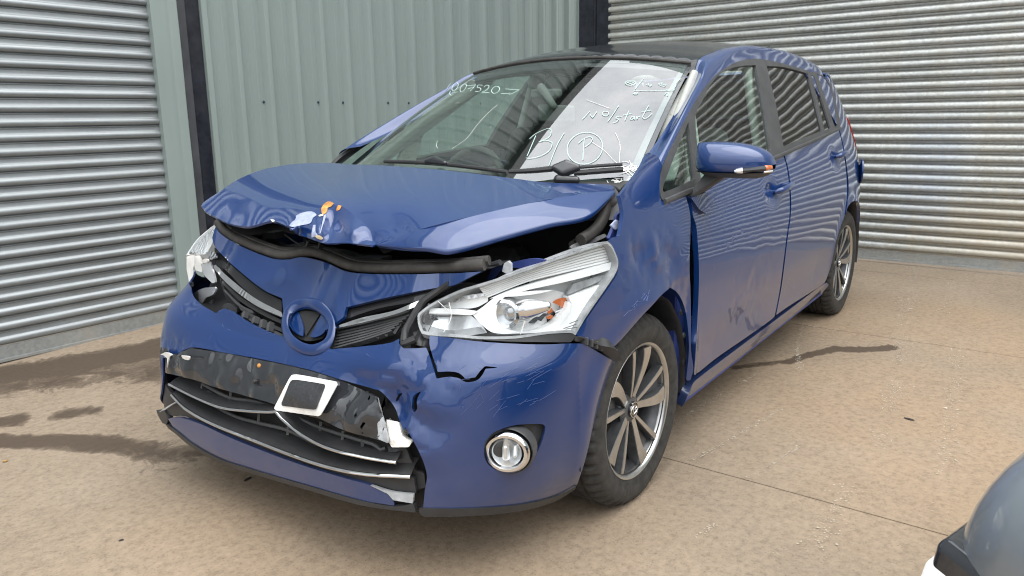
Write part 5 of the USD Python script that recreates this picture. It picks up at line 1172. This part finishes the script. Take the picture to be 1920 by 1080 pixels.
# ------------------------------------------------------------------ arch liners, floor, engine bay
for x in (0.0, -WB):
    for sgn in (1, -1):
        a = np.radians(np.linspace(-12, 192, 60)); rr = 0.372 + 0.004 * ((np.arange(60) // 3) % 2)
        yy = np.array([0.50, 0.60, 0.70, 0.80, 0.845, 0.862]); ro = np.array([0.0, 0.0, 0.0, 0.002, 0.006, 0.014])
        if x == 0 : yy = yy - np.array([0, 0, 0, 0, 0.004, 0.006])
        P = np.stack([np.stack([x + (rr + o) * np.cos(a), np.full_like(a, y * sgn), HUB_Z + 0.015 + (rr + o) * np.sin(a)], 1) for y, o in zip(yy, ro)], 1)
        V, F = grid_mesh(P); put(CAR, 'arch_liner', V, F, black_plastic, smooth=40)
        disc = np.vstack([[x, 0.50 * sgn, HUB_Z + 0.015], P[:, 0]]); put(CAR, 'arch_wall', disc, [[0, i, i + 1] for i in range(1, 60)], under_dark, smooth=False)
lq = px('N 520,822 520,962 505,700')
for p in lq:
    c = at(p, y=0.852); m = MB(); V, F = revolve([(0.0, 0.004), (0.006, 0.0035), (0.010, 0.001), (0.013, -0.003)], 14); m.add(V + c, F[:, ::-1]); m.put(CAR, 'liner_clip', grey_plastic)
m = MB()
m.box((-3.30, -0.80, 0.20), (-3.16, 0.80, 0.60)); m.box((-2.38, -0.80, 0.19), (-0.41, 0.80, 0.26)); m.box((-3.16, -0.49, 0.19), (-2.38, 0.49, 0.30)); m.box((-0.41, -0.49, 0.19), (0.55, 0.49, 0.24)); m.box((0.40, -0.70, 0.19), (0.62, 0.70, 0.235))
m.box((-3.40, -0.60, 0.60), (-2.42, 0.60, 0.70)); m.put(CAR, 'floor_pan', under_dark)
m = MB()
for sgn in (1, -1):
    m.box((-0.44, 0.70 * sgn, 0.22), (-0.335, 0.835 * sgn, 1.0), 0.006); m.box((-2.40, 0.72 * sgn, 0.20), (-0.40, 0.845 * sgn, 0.278), 0.005); m.box((-1.57, 0.72 * sgn, 0.26), (-1.45, 0.82 * sgn, 1.0), 0.006)
m.put(CAR, 'body_frame', bay_blue, kind='stuff')
m = MB(); m.box((-0.12, -0.78, 0.24), (-0.08, 0.78, 0.99)); m.box((-0.33, 0.55, 0.70), (0.42, 0.78, 0.76), 0.01); m.box((-0.33, -0.78, 0.70), (0.42, -0.55, 0.76), 0.01); m.box((0.36, -0.62, 0.24), (0.42, 0.60, 0.80)); m.put(CAR, 'bulkhead', dark_void)
for hp, w in (('N 568,265', 0.018), ('N 575,325', 0.034), ('N 567,742', 0.018), ('N 571,805', 0.034)):
    c = at(px(hp)[0], y=0.842); m = MB(); m.box(c - [0.020, 0.012, w], c + [0.012, 0.010, w], 0.005)
    V, F = revolve([(0.0, 0.018), (0.007, 0.017), (0.008, 0.008)], 8); m.add(V + c + [0.0, 0, w * 0.5], F[:, ::-1]); m.put(CAR, 'door_hinge', bolt_steel if w < 0.03 else bay_metal)
# engine and its neighbours in the dark
bay = [((0.10, -0.30, 0.55), (0.34, 0.22, 0.78), 0.03, bay_metal, 'engine_cover'), ((0.05, 0.34, 0.52), (0.30, 0.56, 0.80), 0.015, black_plastic, 'battery'), ((0.16, -0.58, 0.55), (0.40, -0.34, 0.80), 0.03, black_plastic, 'air_box'),
       ((-0.06, 0.25, 0.70), (0.06, 0.40, 0.84), 0.03, grey_plastic, 'fluid_tank'), ((-0.06, -0.70, 0.76), (0.10, -0.50, 0.90), 0.02, bay_metal, 'strut_mount'), ((0.0, 0.56, 0.76), (0.20, 0.74, 0.84), 0.02, bay_metal, 'strut_mount')]
for lo, hi, bv, mm, nm in bay:
    m = MB(); m.box(lo, hi, bv); m.put(CAR, nm, mm)
m = MB(); q = sp3 + [-0.045, 0, -0.005]; B_ = np.stack([q, q + [-0.10, 0, 0.006], q + [-0.105, 0, -0.05], q + [-0.02, 0, -0.10]], 1); V, F = grid_mesh(B_); put(CAR, 'lock_panel', V, F, black_plastic, smooth=30)
m = MB()
for p0, p1 in (('A 975,300 960,345 990,350 1040,345 1050,300', None),):
    P = np.array([at(p, x=0.52) for p in smooth_line(px(p0), 60)]); m.add(*tube(P, 0.005, 8))
m.put(CAR, 'bonnet_catch', bay_metal)
for s, x, r in (('A 830,260 900,310 960,345 1000,360', 0.50, 0.003), ('A 450,230 520,260 600,250 690,280', 0.45, 0.010), ('A 470,250 560,220 640,240', 0.42, 0.014), ('A 1200,420 1350,425 1500,445 1700,440', 0.50, 0.010), ('A 1220,455 1400,455 1600,470 1800,465', 0.54, 0.008), ('H 560,330 640,290 760,250', 0.50, 0.009)):
    P = np.array([at(p, x=x) for p in smooth_line(px(s), 60)]); m = MB(); m.add(*tube(P, r, 8)); m.put(CAR, 'bay_hose', black_plastic)
for s, x in (('A 680,245 770,250 775,290 690,285', 0.46), ('A 1230,400 1420,408 1420,436 1300,440 1235,430', 0.50)):
    piece(CAR, 'bay_box', s, grey_plastic, x, thick=0.05)
piece(CAR, 'lamp_bracket', 'H 775,330 790,260 825,238 850,262 852,345 820,356', worn_grey, 0.50, thick=0.01)
piece(CAR, 'lamp_bracket', 'H 640,410 680,300 760,275 930,235 1060,215 1170,232 1000,300 850,300 760,330 690,400', bay_blue, 0.45, thick=0.01)
piece(CAR, 'lamp_bracket', 'H 1385,105 1450,70 1560,40 1700,-10 1720,15 1560,90 1440,130 1400,128', bolt_steel, [0.20, 0.16, 0.12, 0.06, 0.06, 0.12, 0.18, 0.2], thick=0.006)
piece(CAR, 'inner_wing', 'N 118,310 150,230 160,180 184,160 190,250 180,285 150,300', bay_blue, [0.14, 0.10, 0.05, 0.02, 0.02, 0.06, 0.10], thick=0.01)
piece(CAR, 'wing_bracket', 'N 130,235 160,205 182,215 178,248 150,258', pale_scuff, [0.13, 0.10, 0.08, 0.08, 0.11], thick=0.006)
for s, r in (('C 1075,165 1130,130 1185,80 1215,20 1230,-50 E 1445,790 1440,750', 0.020), ('C 1020,190 1090,140 1150,60 1200,-30', 0.010)):
    pp = smooth_line(px(s), 60); xx = np.linspace(0.16, -0.16, len(pp)); P = np.array([at(p, x=x) for p, x in zip(pp, xx)]); m = MB(); m.add(*tube(P, r, 10)); m.put(CAR, 'bonnet_seal', rubber_seal)
# splash liner showing between wing and bumper
piece(CAR, 'splash_liner', 'C 1045,752 1090,765 1180,805 1280,828 1310,850 1330,905 1290,905 1180,835 1090,795 1040,785', black_plastic, [0.40, 0.38, 0.32, 0.27, 0.24, 0.22, 0.24, 0.30, 0.36, 0.41], thick=0.03, wr=0.0)
for k in range(7):
    c = at(px(f'C {1100+k*30},{782+k*12}')[0], x=0.365 - k * 0.024); m = MB(); m.box(c - [0.004, 0.012, 0.012], c + [0.004, 0.012, 0.012], 0.002); m.put(CAR, 'liner_rib', grey_plastic)

# ------------------------------------------------------------------ cabin
roof_in = Surf(lambda x, t: roof_f(x, t) - [0, 0, 0.05])
m = MB(); m.add(*grid_mesh(np.stack([np.stack([base(t) + [0.06, 0, -0.07], base(t) + [-0.02, 0, -0.035], base(t) * [1, 0.95, 1] + [-0.22, 0, -0.035], base(t) * [1, 0.95, 1] + [-0.34, 0, -0.06], base(t) * [1, 0.95, 1] + [-0.40, 0, -0.30]]) for t in np.linspace(-0.98, 0.98, 30)])))
m.put(CAR, 'dashboard', dash_plastic, smooth=50)
m = MB(); m.tm(hull_spheres([(-0.50, -0.22, 1.03), (-0.50, -0.52, 1.03), (-0.34, -0.25, 1.035), (-0.34, -0.49, 1.035)], [0.035] * 4)); m.put(CAR, 'instrument_hood', dash_plastic, smooth=60)
e = np.linspace(0, 2 * np.pi, 40); c = np.array([-0.66, -0.37, 0.95]); a1, a2 = np.array([0, 1.0, 0]), unit(np.array([-0.35, 0, 0.93]))
m = MB(); m.add(*tube(c + 0.185 * (np.cos(e)[:, None] * a1 + np.sin(e)[:, None] * a2), 0.016, 10, up=np.array([0.93, 0, 0.35]), caps=False)); m.tm(hull_spheres([c + [0.03, 0.05, 0], c + [0.03, -0.05, 0], c + [0.03, 0, -0.04]], [0.03] * 3)); m.tm(hull_spheres([c + [0.02, -0.18, 0], c + [0.02, 0.18, 0]], [0.014] * 2)); m.put(CAR, 'steering_wheel', seat_cloth, smooth=50)
for x0, ys in ((-1.20, (0.37, -0.37)), (-2.05, (0.48, 0.0, -0.48))):
    for y in ys:
        w = 0.22 if x0 > -1.5 else 0.20
        m = MB(); m.tm(hull_spheres([(x0 + 0.42, y + w, 0.62), (x0 + 0.42, y - w, 0.62), (x0, y + w, 0.58), (x0, y - w, 0.58)], [0.07] * 4)); ST = m.put(CAR, 'seat', seat_cloth, smooth=60)
        m = MB(); m.tm(hull_spheres([(x0 + 0.0, y + w, 0.66), (x0 + 0.0, y - w, 0.66), (x0 - 0.16, y + w - 0.03, 1.14), (x0 - 0.16, y - w + 0.03, 1.14)], [0.06] * 4)); m.put(ST, 'backrest', seat_cloth, smooth=60)
        m = MB(); m.tm(hull_spheres([(x0 - 0.17, y + 0.09, 1.27), (x0 - 0.17, y - 0.09, 1.27), (x0 - 0.18, y + 0.08, 1.36), (x0 - 0.18, y - 0.08, 1.36)], [0.045] * 4)); m.put(ST, 'headrest', seat_cloth, smooth=60)
for sgn in (1, -1):
    def pil(pts, r): 
        m = MB(); m.tm(hull_spheres([np.array(p) * [1, sgn, 1] for p in pts], r, 12)); return m
    pil([(-1.50, 0.745, 0.95), (-1.58, 0.745, 0.95), (-1.58, 0.615, 1.47), (-1.66, 0.615, 1.47)], [0.022] * 4).put(CAR, 'pillar_trim', beige_trim, smooth=60)
    pil([(-0.30, 0.735, 1.06), (-0.44, 0.755, 1.06), (-0.98, 0.60, 1.44), (-1.08, 0.60, 1.42)], [0.016] * 4).put(CAR, 'pillar_trim', beige_trim, smooth=60)
    pil([(-0.56, 0.775, 1.0), (-0.68, 0.775, 1.0), (-0.66, 0.70, 1.26), (-0.74, 0.70, 1.28)], [0.014] * 4).put(CAR, 'pillar_trim', beige_trim, smooth=60)
    pil([(-0.30, 0.725, 1.05), (-0.34, 0.735, 1.04), (-0.66, 0.64, 1.27), (-0.70, 0.65, 1.26)], [0.015] * 4).put(CAR, 'pillar_trim', beige_trim, smooth=60)
    pil([(-0.66, 0.64, 1.27), (-0.70, 0.65, 1.26), (-1.06, 0.575, 1.455), (-1.12, 0.58, 1.44)], [0.015] * 4).put(CAR, 'pillar_trim', beige_trim, smooth=60)
    pil([(-2.50, 0.70, 1.08), (-2.62, 0.70, 1.08), (-2.62, 0.60, 1.44), (-2.72, 0.60, 1.44)], [0.02] * 4).put(CAR, 'pillar_trim', beige_trim, smooth=60)
    m = MB(); m.box((-1.44, 0.70 * sgn, 0.3), (-0.46, 0.78 * sgn, 0.98), 0.02); m.box((-2.32, 0.70 * sgn, 0.3), (-1.60, 0.78 * sgn, 1.0), 0.02); m.put(CAR, 'door_trim', dash_plastic)
P = np.stack([roof_f(np.linspace(-3.05, -1.02, 20), np.full(20, t)) - [0, 0, 0.035] for t in np.linspace(-0.97, 0.97, 20)], 1); V, F = grid_mesh(P); put(CAR, 'roof_lining', V, F, dash_plastic, smooth=True)
sn = lambda ab: screen.f(ab[:, 0], ab[:, 1])
mq = screen.inv(px('W 870,245')); mc = sn(mq)[0] + np.array([-0.11, 0, -0.06])
RV = None
m = MB(); ax = unit(np.array([0.25, 1.0, 0.0])); m.tm(hull_spheres([mc + ax * 0.10 + [0, 0, 0.022], mc - ax * 0.10 + [0, 0, 0.030], mc + ax * 0.10 - [0, 0, 0.026], mc - ax * 0.09 - [0, 0, 0.026]], [0.010] * 4)); m.tm(hull_spheres([mc + [0.015, 0, 0.03], sn(screen.inv(px('W 850,150')))[0] + [-0.02, 0, -0.01]], [0.014, 0.02])); m.put(CAR, 'rear_view_mirror', dash_plastic, smooth=50)
cq = sn(screen.inv(px('W 850,160')))[0]; m = MB(); m.box(cq + [-0.10, -0.06, -0.045], cq + [-0.02, 0.06, -0.008], 0.008); m.put(CAR, 'camera_pod', dash_plastic)

# ------------------------------------------------------------------ cowl, wipers, writing and cracks on the screen
P = np.stack([np.stack([screen_f(t, 0.035) + [0, 0, -0.004], screen_f(t, -0.02) + [0.02, 0, 0.0], base(t) + [0.10, 0, -0.045], base(t) + [0.22, 0, -0.10]]) for t in np.linspace(-1.02, 1.02, 40)]); V, F = grid_mesh(P); put(CAR, 'cowl', V, F, black_plastic, smooth=50)
def on_screen(s, lift, crops=None, corner=60, per=4, raw=None):
    q = screen.inv(smooth_line(px(s) if raw is None else raw, corner, per=per)); return sn(q) + screen.normal(q) * lift
m = MB(); m.add(*tube(on_screen('W 1100,790 1250,778 1435,765', 0.022), [0.010] * 9, 8)); m.add(*tube(on_screen('W 1110,772 1250,760 1432,748', 0.034), 0.006, 8)); WP = m.put(CAR, 'wiper', black_plastic, label='left wiper lying on the screen')
m = MB(); m.add(*tube(on_screen('W 660,792 800,786 960,770 1040,755', 0.030), np.linspace(0.008, 0.013, 13), 8)); m.put(WP, 'wiper_arm', black_plastic)
m = MB(); cc = on_screen('W 975,775 1050,760 1118,775', 0.035); m.tm(hull_spheres([cc[0], cc[4], cc[-1], cc[4] + [0.02, 0, -0.02]], [0.014, 0.022, 0.016, 0.018])); m.tm(hull_spheres(list(on_screen('W 990,815 1110,820', 0.01)[[0, -1]]), [0.018, 0.014])); m.put(WP, 'wiper_joint', gloss_black, smooth=60)
m = MB(); m.add(*tube(on_screen('W -200,700 0,706 220,722 420,745 640,776', 0.018), 0.008, 8)); W2 = m.put(CAR, 'wiper', black_plastic, label='right wiper parked along the foot of the screen')
m = MB(); cc = on_screen('W 95,715 150,708 218,728', 0.028); m.tm(hull_spheres([cc[0], cc[4], cc[-1]], [0.010, 0.018, 0.010])); m.put(W2, 'wiper_joint', gloss_black, smooth=60)
def strokes(name, lst, r, m_, label=None, lift=0.0025, kind=None):
    m = MB()
    for s in lst:
        raw = px('W ' + s) if isinstance(s, str) else np.asarray(s)
        P = on_screen(None, lift, raw=raw, per=5); m.add(*tube(P, r, 6, up=screen.normal(screen.inv(raw[:1]))[0], flat=0.35))
    m.put(WSP, name, m_, label=label, kind=kind)
def oval(cx, cy, rx, ry, slant=0.0, n=16, a0=0.3, a1=6.6):
    t = np.linspace(a0, a1, n); return ' '.join(f'{cx+rx*math.cos(a)-slant*ry*math.sin(a):.1f},{cy+ry*math.sin(a):.1f}' for a in t)
strokes('number_writing', ['214,178 228,155 242,138', oval(272, 160, 18, 27, 0.45), oval(328, 168, 18, 27, 0.45), '352,152 398,150 414,146 396,170 376,192', '362,172 404,166', '462,150 432,148 424,166 442,168 452,178 438,194 412,192', '472,164 488,150 506,152 504,168 480,190 458,198 508,202',
                           oval(552, 182, 26, 24, 0.35), '622,176 660,178 716,182 682,200 645,216', '590,206 620,210 652,204', '240,190 232,206 244,220 262,216', '250,205 290,196'], 0.0016, chalk, label='chalk number 10075207')
strokes('start_writing', ['1152,386 1178,358 1202,330', '1206,352 1222,376 1252,334', oval(1312, 346, 22, 16), '1402,292 1368,346 1328,402', '1426,366 1392,366 1384,378 1404,386 1390,402 1362,412', '1474,328 1460,360 1446,394', '1436,358 1494,344', '1512,364 1490,372 1484,388 1502,384 1514,366 1514,388', '1528,366 1530,386 1536,370 1552,364',
                          '1612,290 1588,330 1568,370 1580,384 1606,372 1634,346', '1560,336 1630,322'], 0.0015, chalk, label='chalk words NO/Start')
strokes('letter_writing', ['786,522 826,488 880,462 922,450 938,464 930,500 890,526 850,542', '850,542 908,532 944,548 938,580 908,616 850,644 790,656 762,654', '830,500 800,570 770,640', '1026,480 980,560 920,708', oval(1170, 586, 122, 110, 0.1, 30, 0.2, 6.5), '1166,520 1160,590 1156,668', '1124,552 1160,522 1204,506 1224,520 1210,548 1168,578'], 0.0014, chalk, label='chalk letters B/P, the P in a ring')
strokes('sketch_drawing', [oval(1485, 134, 36, 17), '1452,140 1480,124 1516,138', '1460,128 1500,146', '1576,104 1548,138 1514,180', '1508,186 1600,186 1700,188 1790,184', '1590,146 1612,140 1606,152 1634,148 1618,160', '1678,140 1704,132 1700,146 1732,142 1722,160 1690,150 1678,140', '1730,182 1790,168 1800,138 1816,116 1836,104', '1500,212 1520,198 1512,216 1536,200 1526,214', '1722,216 1730,200 1746,204 1742,222 1726,220', '1740,186 1796,176'], 0.0013, chalk, label='chalk sketch with a ringed scribble')
strokes('screen_crack', ['565,285 500,342 420,430 350,520 250,590', '150,535 142,560 150,586', '510,442 525,438', '1220,545 1300,600 1372,672 1430,720', '1380,480 1412,560 1410,640 1408,690', '1180,250 1260,280 1340,310', '275,275 300,270'], 0.0008, white_plastic, kind='stuff')
star = []
r_ = np.random.default_rng(11)
for k in range(34):
    a = r_.uniform(0, 2 * np.pi); L = r_.uniform(20, 95); c = np.array([1470 + r_.normal(0, 26), 725 + r_.normal(0, 16)]); p = [c + np.array([math.cos(a), 0.75 * math.sin(a)]) * L * f + r_.normal(0, 3, 2) for f in (0, 0.5, 1)]
    star.append(' '.join(f'{x:.0f},{y:.0f}' for x, y in p))
for k in range(14):
    c = np.array([1390 + r_.normal(0, 22), 815 + r_.normal(0, 8)]); a = r_.uniform(0, np.pi); star.append(' '.join(f'{c[0]+math.cos(a)*d:.0f},{c[1]+0.6*math.sin(a)*d:.0f}' for d in (-22, 0, 18)))
strokes('shatter_mark', star, 0.0011, white_plastic, label='star of white cracks in the lower corner')
piece(CAR, 'bonnet_corner', 'W 1360,842 1395,850 1410,876 1440,830 1500,815 E 1510,660 1560,600 1590,560 1596,580 1540,665 1462,745 1440,712', black_plastic, [-0.12, -0.12, -0.12, -0.16, -0.2, -0.22, -0.25, -0.27, -0.27, -0.22, -0.14, -0.12], thick=0.006)

# ------------------------------------------------------------------ door mirror, handles, trims
def mirror_body(sgn=1):
    c = at(np.array([1376., 306.]), y=0.985)
    # cap: a rounded shell, wide across, its back towards the rear
    u, v = np.meshgrid(np.linspace(0, 2 * np.pi, 56, endpoint=False), np.linspace(-1, 1, 33), indexing='ij')
    # sections along y from the root to the tip
    s = v; yv = 0.128 * s
    hz_up = 0.072 * np.clip(1 - np.abs((s + 0.30) / 1.30) ** 2.6, 0, 1) ** 0.5; hz_dn = 0.050 * np.clip(1 - np.abs((s - 0.0) / 1.02) ** 5, 0, 1) ** 0.5
    hx_f = 0.085 * np.clip(1 - np.abs(s / 1.02) ** 3.2, 0, 1) ** 0.5; hx_b = 0.045 * np.clip(1 - np.abs(s / 1.02) ** 6, 0, 1) ** 0.5
    cu, su = np.cos(u), np.sin(u)
    sq = lambda q, e: np.sign(q) * np.abs(q) ** e
    X = np.where(cu > 0, hx_f * sq(cu, 0.85), hx_b * sq(cu, 0.5)); Z = np.where(su > 0, hz_up * sq(su, 0.85), hz_dn * sq(su, 0.75))
    P = np.stack([X - 0.018 * s**2 - 0.025 * s, yv, Z - 0.004 * s], -1)
    return c, P
mcx, MP = mirror_body()
def cut_z(P, z0, above):
    Q = P.copy(); Q[..., 2] = np.maximum(Q[..., 2], z0) if above else np.minimum(Q[..., 2], z0); return Q
for mir in (1,):
    f = lambda V: (V + mcx) * [1, mir, 1]
    V, F = grid_mesh(cut_z(MP, -0.026, True), close_u=True); MR = put(CAR, 'door_mirror', f(V), F if mir < 0 else F[:, ::-1], paint, smooth=True)
    low = cut_z(MP, -0.028, False) * [0.985, 0.985, 1]; V, F = grid_mesh(low, close_u=True); put(MR, 'mirror_base', f(V), F if mir < 0 else F[:, ::-1], grey_plastic, smooth=50)
    gp = np.array([(-0.052, -0.10, -0.02), (-0.052, 0.10, -0.02), (-0.056, 0.085, 0.045), (-0.05, -0.09, 0.05)]); put(MR, 'mirror_glass', f(gp), [[0, 1, 2], [0, 2, 3]], chrome)
    # repeater: clear strip with an amber end
    t = np.linspace(0.25, 0.98, 12); top = np.stack([np.interp(t, np.linspace(-1, 1, 33), MP[0, :, 0]) + 0.003, 0.128 * t, np.full_like(t, -0.020) + 0.012 * (t - 0.25)], 1)
    m = MB(); m.add(*tube(top, np.r_[0.004, np.full(10, 0.0095), 0.006], 8, flat=0.9)); m.put(MR, 'repeater', gloss_black, xf=f)
    m = MB(); m.add(*tube(top[:4], [0.004, 0.008, 0.0095, 0.010], 8)); m.put(MR, 'repeater_lens', silver, xf=lambda V: f(V + [0.002, 0, 0]))
    m = MB(); m.tm(hull_spheres([top[-2], top[-1]], [0.0105, 0.008], 12)); m.put(MR, 'amber_reflector', amber, xf=lambda V: f(V + [0.002, 0, 0]))
    m = MB(); m.add(*tube(top[-3:] + [0.0, 0.006, -0.012], 0.004, 6)); m.put(MR, 'repeater_rim', silver, xf=f)
    # stalk and the blue triangle foot on the door
    foot = [at(p, y=0.842) for p in px('V 495,800 640,735 560,880')]; arm = [mcx + [0.01, -0.085, -0.040], mcx + [0.01, -0.045, -0.046], mcx + [-0.03, -0.05, -0.048]]
    m = MB(); m.tm(hull_spheres([foot[0], foot[1], arm[0], arm[1], arm[2]], [0.010, 0.010, 0.012, 0.014, 0.012], 16)); m.put(MR, 'mirror_stalk', grey_plastic, smooth=60, xf=lambda V: V * [1, mir, 1])
    tri = np.array([at(p, y=y) for p, y in zip(px('V 500,820 640,760 835,735 760,900 690,1020 600,960'), (0.856, 0.862, 0.866, 0.874, 0.878, 0.872))]); tr = np.vstack([tri, tri - [0, 0.03, 0]])
    hb = trimesh.convex.convex_hull(np.vstack([tri + [0, 0.004, 0], tri - [0, 0.02, 0]])); put(MR, 'mirror_foot', np.array(hb.vertices) * [1, mir, 1], hb.faces if mir > 0 else hb.faces[:, ::-1], paint, smooth=30)
for a, b in (('V 1545,755 1640,700 1742,640', None), ('Y 495,98 530,82 575,68', None)):
    q = G.inv(smooth_line(px(a), 60)); P = G.f(q[:, 0], q[:, 1]); n = G.normal(q); k = len(P); arch = np.interp(np.linspace(0, 1, k), [0, 0.12, 0.5, 0.9, 1], [0.012, 0.030, 0.036, 0.028, 0.010])[:, None]
    for mir in (1, -1):
        m = MB(); m.add(*tube((P + n * arch) * [1, mir, 1], np.interp(np.linspace(0, 1, k), [0, 0.1, 0.9, 1], [0.007, 0.0125, 0.0125, 0.008]), 12, flat=1.15))
        for j in (1, k - 2): m.tm(hull_spheres([P[j] * [1, mir, 1], (P[j] + n[j] * arch[j]) * [1, mir, 1]], [0.011, 0.009], 12))
        m.put(CAR, 'door_handle', paint, smooth=60)
    mid = P[k // 2 - 2] ; 
q = G.inv(smooth_line(np.array([(1244.5, 378.5), (1285, 361), (1313, 351.5), (1345, 334.5), (1440, 300.8), (1500, 274.8), (1545, 254.6), (1574, 241)]), 60)); P = G.f(q[:, 0], q[:, 1]) + G.normal(q) * 0.003
for mir in (1, -1):
    m = MB(); m.add(*tube(P * [1, mir, 1], 0.008, 8, flat=1.3)); m.put(CAR, 'belt_strip', grey_plastic)
# scratches on the bumper and the wing
def scratches(parent, name, lst, surf, r=0.0004, lift=0.0007):
    m = MB()
    for s in lst:
        q = surf.inv(smooth_line(px(s), 60, per=4)); P = surf.f(q[:, 0], q[:, 1]) + surf.normal(q) * lift; m.add(*tube(P, r, 5, flat=0.4))
    m.put(parent, name, fine_scratch, kind='stuff')
rs = np.random.default_rng(5); sl = []
for k in range(34):
    c = np.array([rs.uniform(300, 760), rs.uniform(200, 480)]); L = rs.uniform(20, 130); a = -0.55 + rs.normal(0, 0.25)
    sl.append('D ' + ' '.join(f'{c[0]+math.cos(a)*L*f:.1f},{c[1]+math.sin(a)*L*f+6*math.sin(f*3):.1f}' for f in (-0.5, 0, 0.5)))
sl += ['D 380,470 420,430 400,390 360,440', 'D 640,300 780,230', 'D 660,455 690,440', 'A 365,910 385,875', 'A 480,840 500,850', 'A 450,810 455,830', 'A 1185,545 1230,520', 'B 340,50 355,20', 'A 890,640 930,630 960,645', 'A 930,660 990,655', 'A 1010,540 1060,480', 'B 945,175 970,185', 'B 1220,130 1240,145', 'B 860,845 864,865', 'B 330,650 360,660', 'B 1180,900 1260,910', 'D 780,830 784,860', 'D 270,350 300,330 290,370']
scratches(BUMP, 'scratch', sl, G)
wl_ = []
for k in range(16):
    c = np.array([rs.uniform(200, 380), rs.uniform(530, 720)]); c[1] = 720 - (c[0] - 200) * 0.95 + rs.normal(0, 14); L = rs.uniform(8, 40); a = -0.9 + rs.normal(0, 0.5)
    wl_.append('N ' + ' '.join(f'{c[0]+math.cos(a)*L*f:.1f},{c[1]+math.sin(a)*L*f:.1f}' for f in (-0.5, 0.5)))
scratches(fender, 'scratch', wl_, G, 0.0006)

# ------------------------------------------------------------------ the grey car whose front corner stands in the right foreground
hx = unit(np.array([0.36, 0.933, 0.0])); hy = np.array([-hx[1], hx[0], 0])
gp0 = np.array([1.896, -0.469])
gM = np.eye(4); gM[0, :3], gM[1, :3], gM[3, :3] = hx, hy, [gp0[0], gp0[1], float(ground_z(*gp0))]
GC = thing('parked_car', 'grey car of which only the front corner and clear headlight show in the right foreground', 'car', matrix=gM)
grey_paint = simple('grey_paint', (0.13, 0.148, 0.165), 0.35, 0.45, coat=1.0, noise=(3, 0.05), rvar=0.05)
def loft(secs, n=40, e=3.2):
    """secs: (x, half width, z low, z high, exponent)"""
    th = np.linspace(0, 2 * np.pi, n, endpoint=False); out = []
    for x, w, z0, z1, ex in secs:
        c, s_ = np.cos(th), np.sin(th); f = 2 / ex
        out.append(np.stack([np.full(n, x), w * np.sign(c) * np.abs(c) ** f, (z0 + z1) / 2 + (z1 - z0) / 2 * np.sign(s_) * np.abs(s_) ** f], 1))
    P = np.array(out)
    k = np.linspace(0, len(secs) - 1, len(secs) * 6); P = CubicSpline(np.arange(len(secs)), P, axis=0)(k)
    V, F = grid_mesh(np.transpose(P, (1, 0, 2)), close_u=True)
    c0, c1 = P[0].mean(0), P[-1].mean(0); m_ = len(k); V = np.vstack([V, c0, c1]); a = np.arange(n) * m_; b = np.roll(a, -1)
    F = np.vstack([F, np.stack([np.full(n, len(V) - 2), b, a], 1), np.stack([np.full(n, len(V) - 1), a + m_ - 1, b + m_ - 1], 1)])
    return V, F
V, F = loft([(0.335, 0.70, 0.30, 0.72, 4.0), (0.315, 0.77, 0.25, 0.79, 4.5), (0.24, 0.825, 0.20, 0.84, 5.0), (0.05, 0.855, 0.20, 0.87, 5.0), (-0.45, 0.875, 0.20, 0.90, 4.6), (-1.0, 0.88, 0.20, 0.93, 4.4), (-2.2, 0.88, 0.20, 0.96, 4.6), (-3.2, 0.87, 0.20, 0.97, 4.6), (-3.8, 0.80, 0.24, 0.95, 4.0), (-3.95, 0.66, 0.30, 0.85, 3.0)])
put(GC, 'body', V, F, grey_paint, smooth=50)
V, F = loft([(-0.75, 0.70, 0.84, 0.90, 3.5), (-1.15, 0.68, 0.84, 1.12, 3.5), (-1.65, 0.62, 0.84, 1.42, 3.5), (-2.4, 0.60, 0.84, 1.47, 3.5), (-3.2, 0.60, 0.84, 1.40, 3.5), (-3.7, 0.62, 0.84, 1.05, 3.5)])
put(GC, 'cabin', V, F, privacy_glass if False else gloss_black, smooth=50)
V, F = loft([(-1.62, 0.50, 1.415, 1.44, 3.0), (-2.0, 0.57, 1.43, 1.485, 3.0), (-2.6, 0.57, 1.43, 1.485, 3.0), (-3.1, 0.50, 1.38, 1.44, 3.0)]); put(GC, 'roof', V, F, grey_paint, smooth=50)
for x in (-0.55, -3.15):
    for sy in (1, -1):
        V, F = revolve([(0.20, -0.10), (0.30, -0.11), (0.315, -0.08), (0.318, 0.0), (0.31, 0.08), (0.29, 0.10), (0.20, 0.095)], 64); put(GC, 'wheel', V + [x, 0.80 * sy, 0.316], F, tyre_mat, smooth=40)
        V, F = revolve([(0.0, 0.075), (0.06, 0.08), (0.19, 0.06), (0.205, 0.09), (0.21, 0.0)], 48); put(GC, 'hub_cap', V * [1, sy, 1] + [x, 0.80 * sy, 0.316], F if sy < 0 else F[:, ::-1], alloy_dark, smooth=40)
for sy in (1, -1):
    def hb(pts, r): return hull_spheres([np.array(p) * [1, sy, 1] for p in pts], [r] * len(pts), 18)
    m = MB(); m.tm(hb([(0.345, 0.64, 0.625), (0.33, 0.76, 0.63), (0.24, 0.80, 0.63), (0.365, 0.64, 0.42), (0.355, 0.775, 0.42), (0.25, 0.81, 0.42)], 0.022)); HLP = m.put(GC, 'headlight', gloss_black, smooth=60)
    m = MB(); m.tm(hb([(0.360, 0.652, 0.588), (0.346, 0.764, 0.590), (0.254, 0.808, 0.590), (0.383, 0.652, 0.43), (0.373, 0.778, 0.43), (0.268, 0.818, 0.43)], 0.020)); m.put(HLP, 'lens', silver_matt, smooth=60)
m = MB(); m.box((0.33, -0.45, 0.40), (0.372, 0.45, 0.52), 0.02); m.put(GC, 'grille', black_plastic)
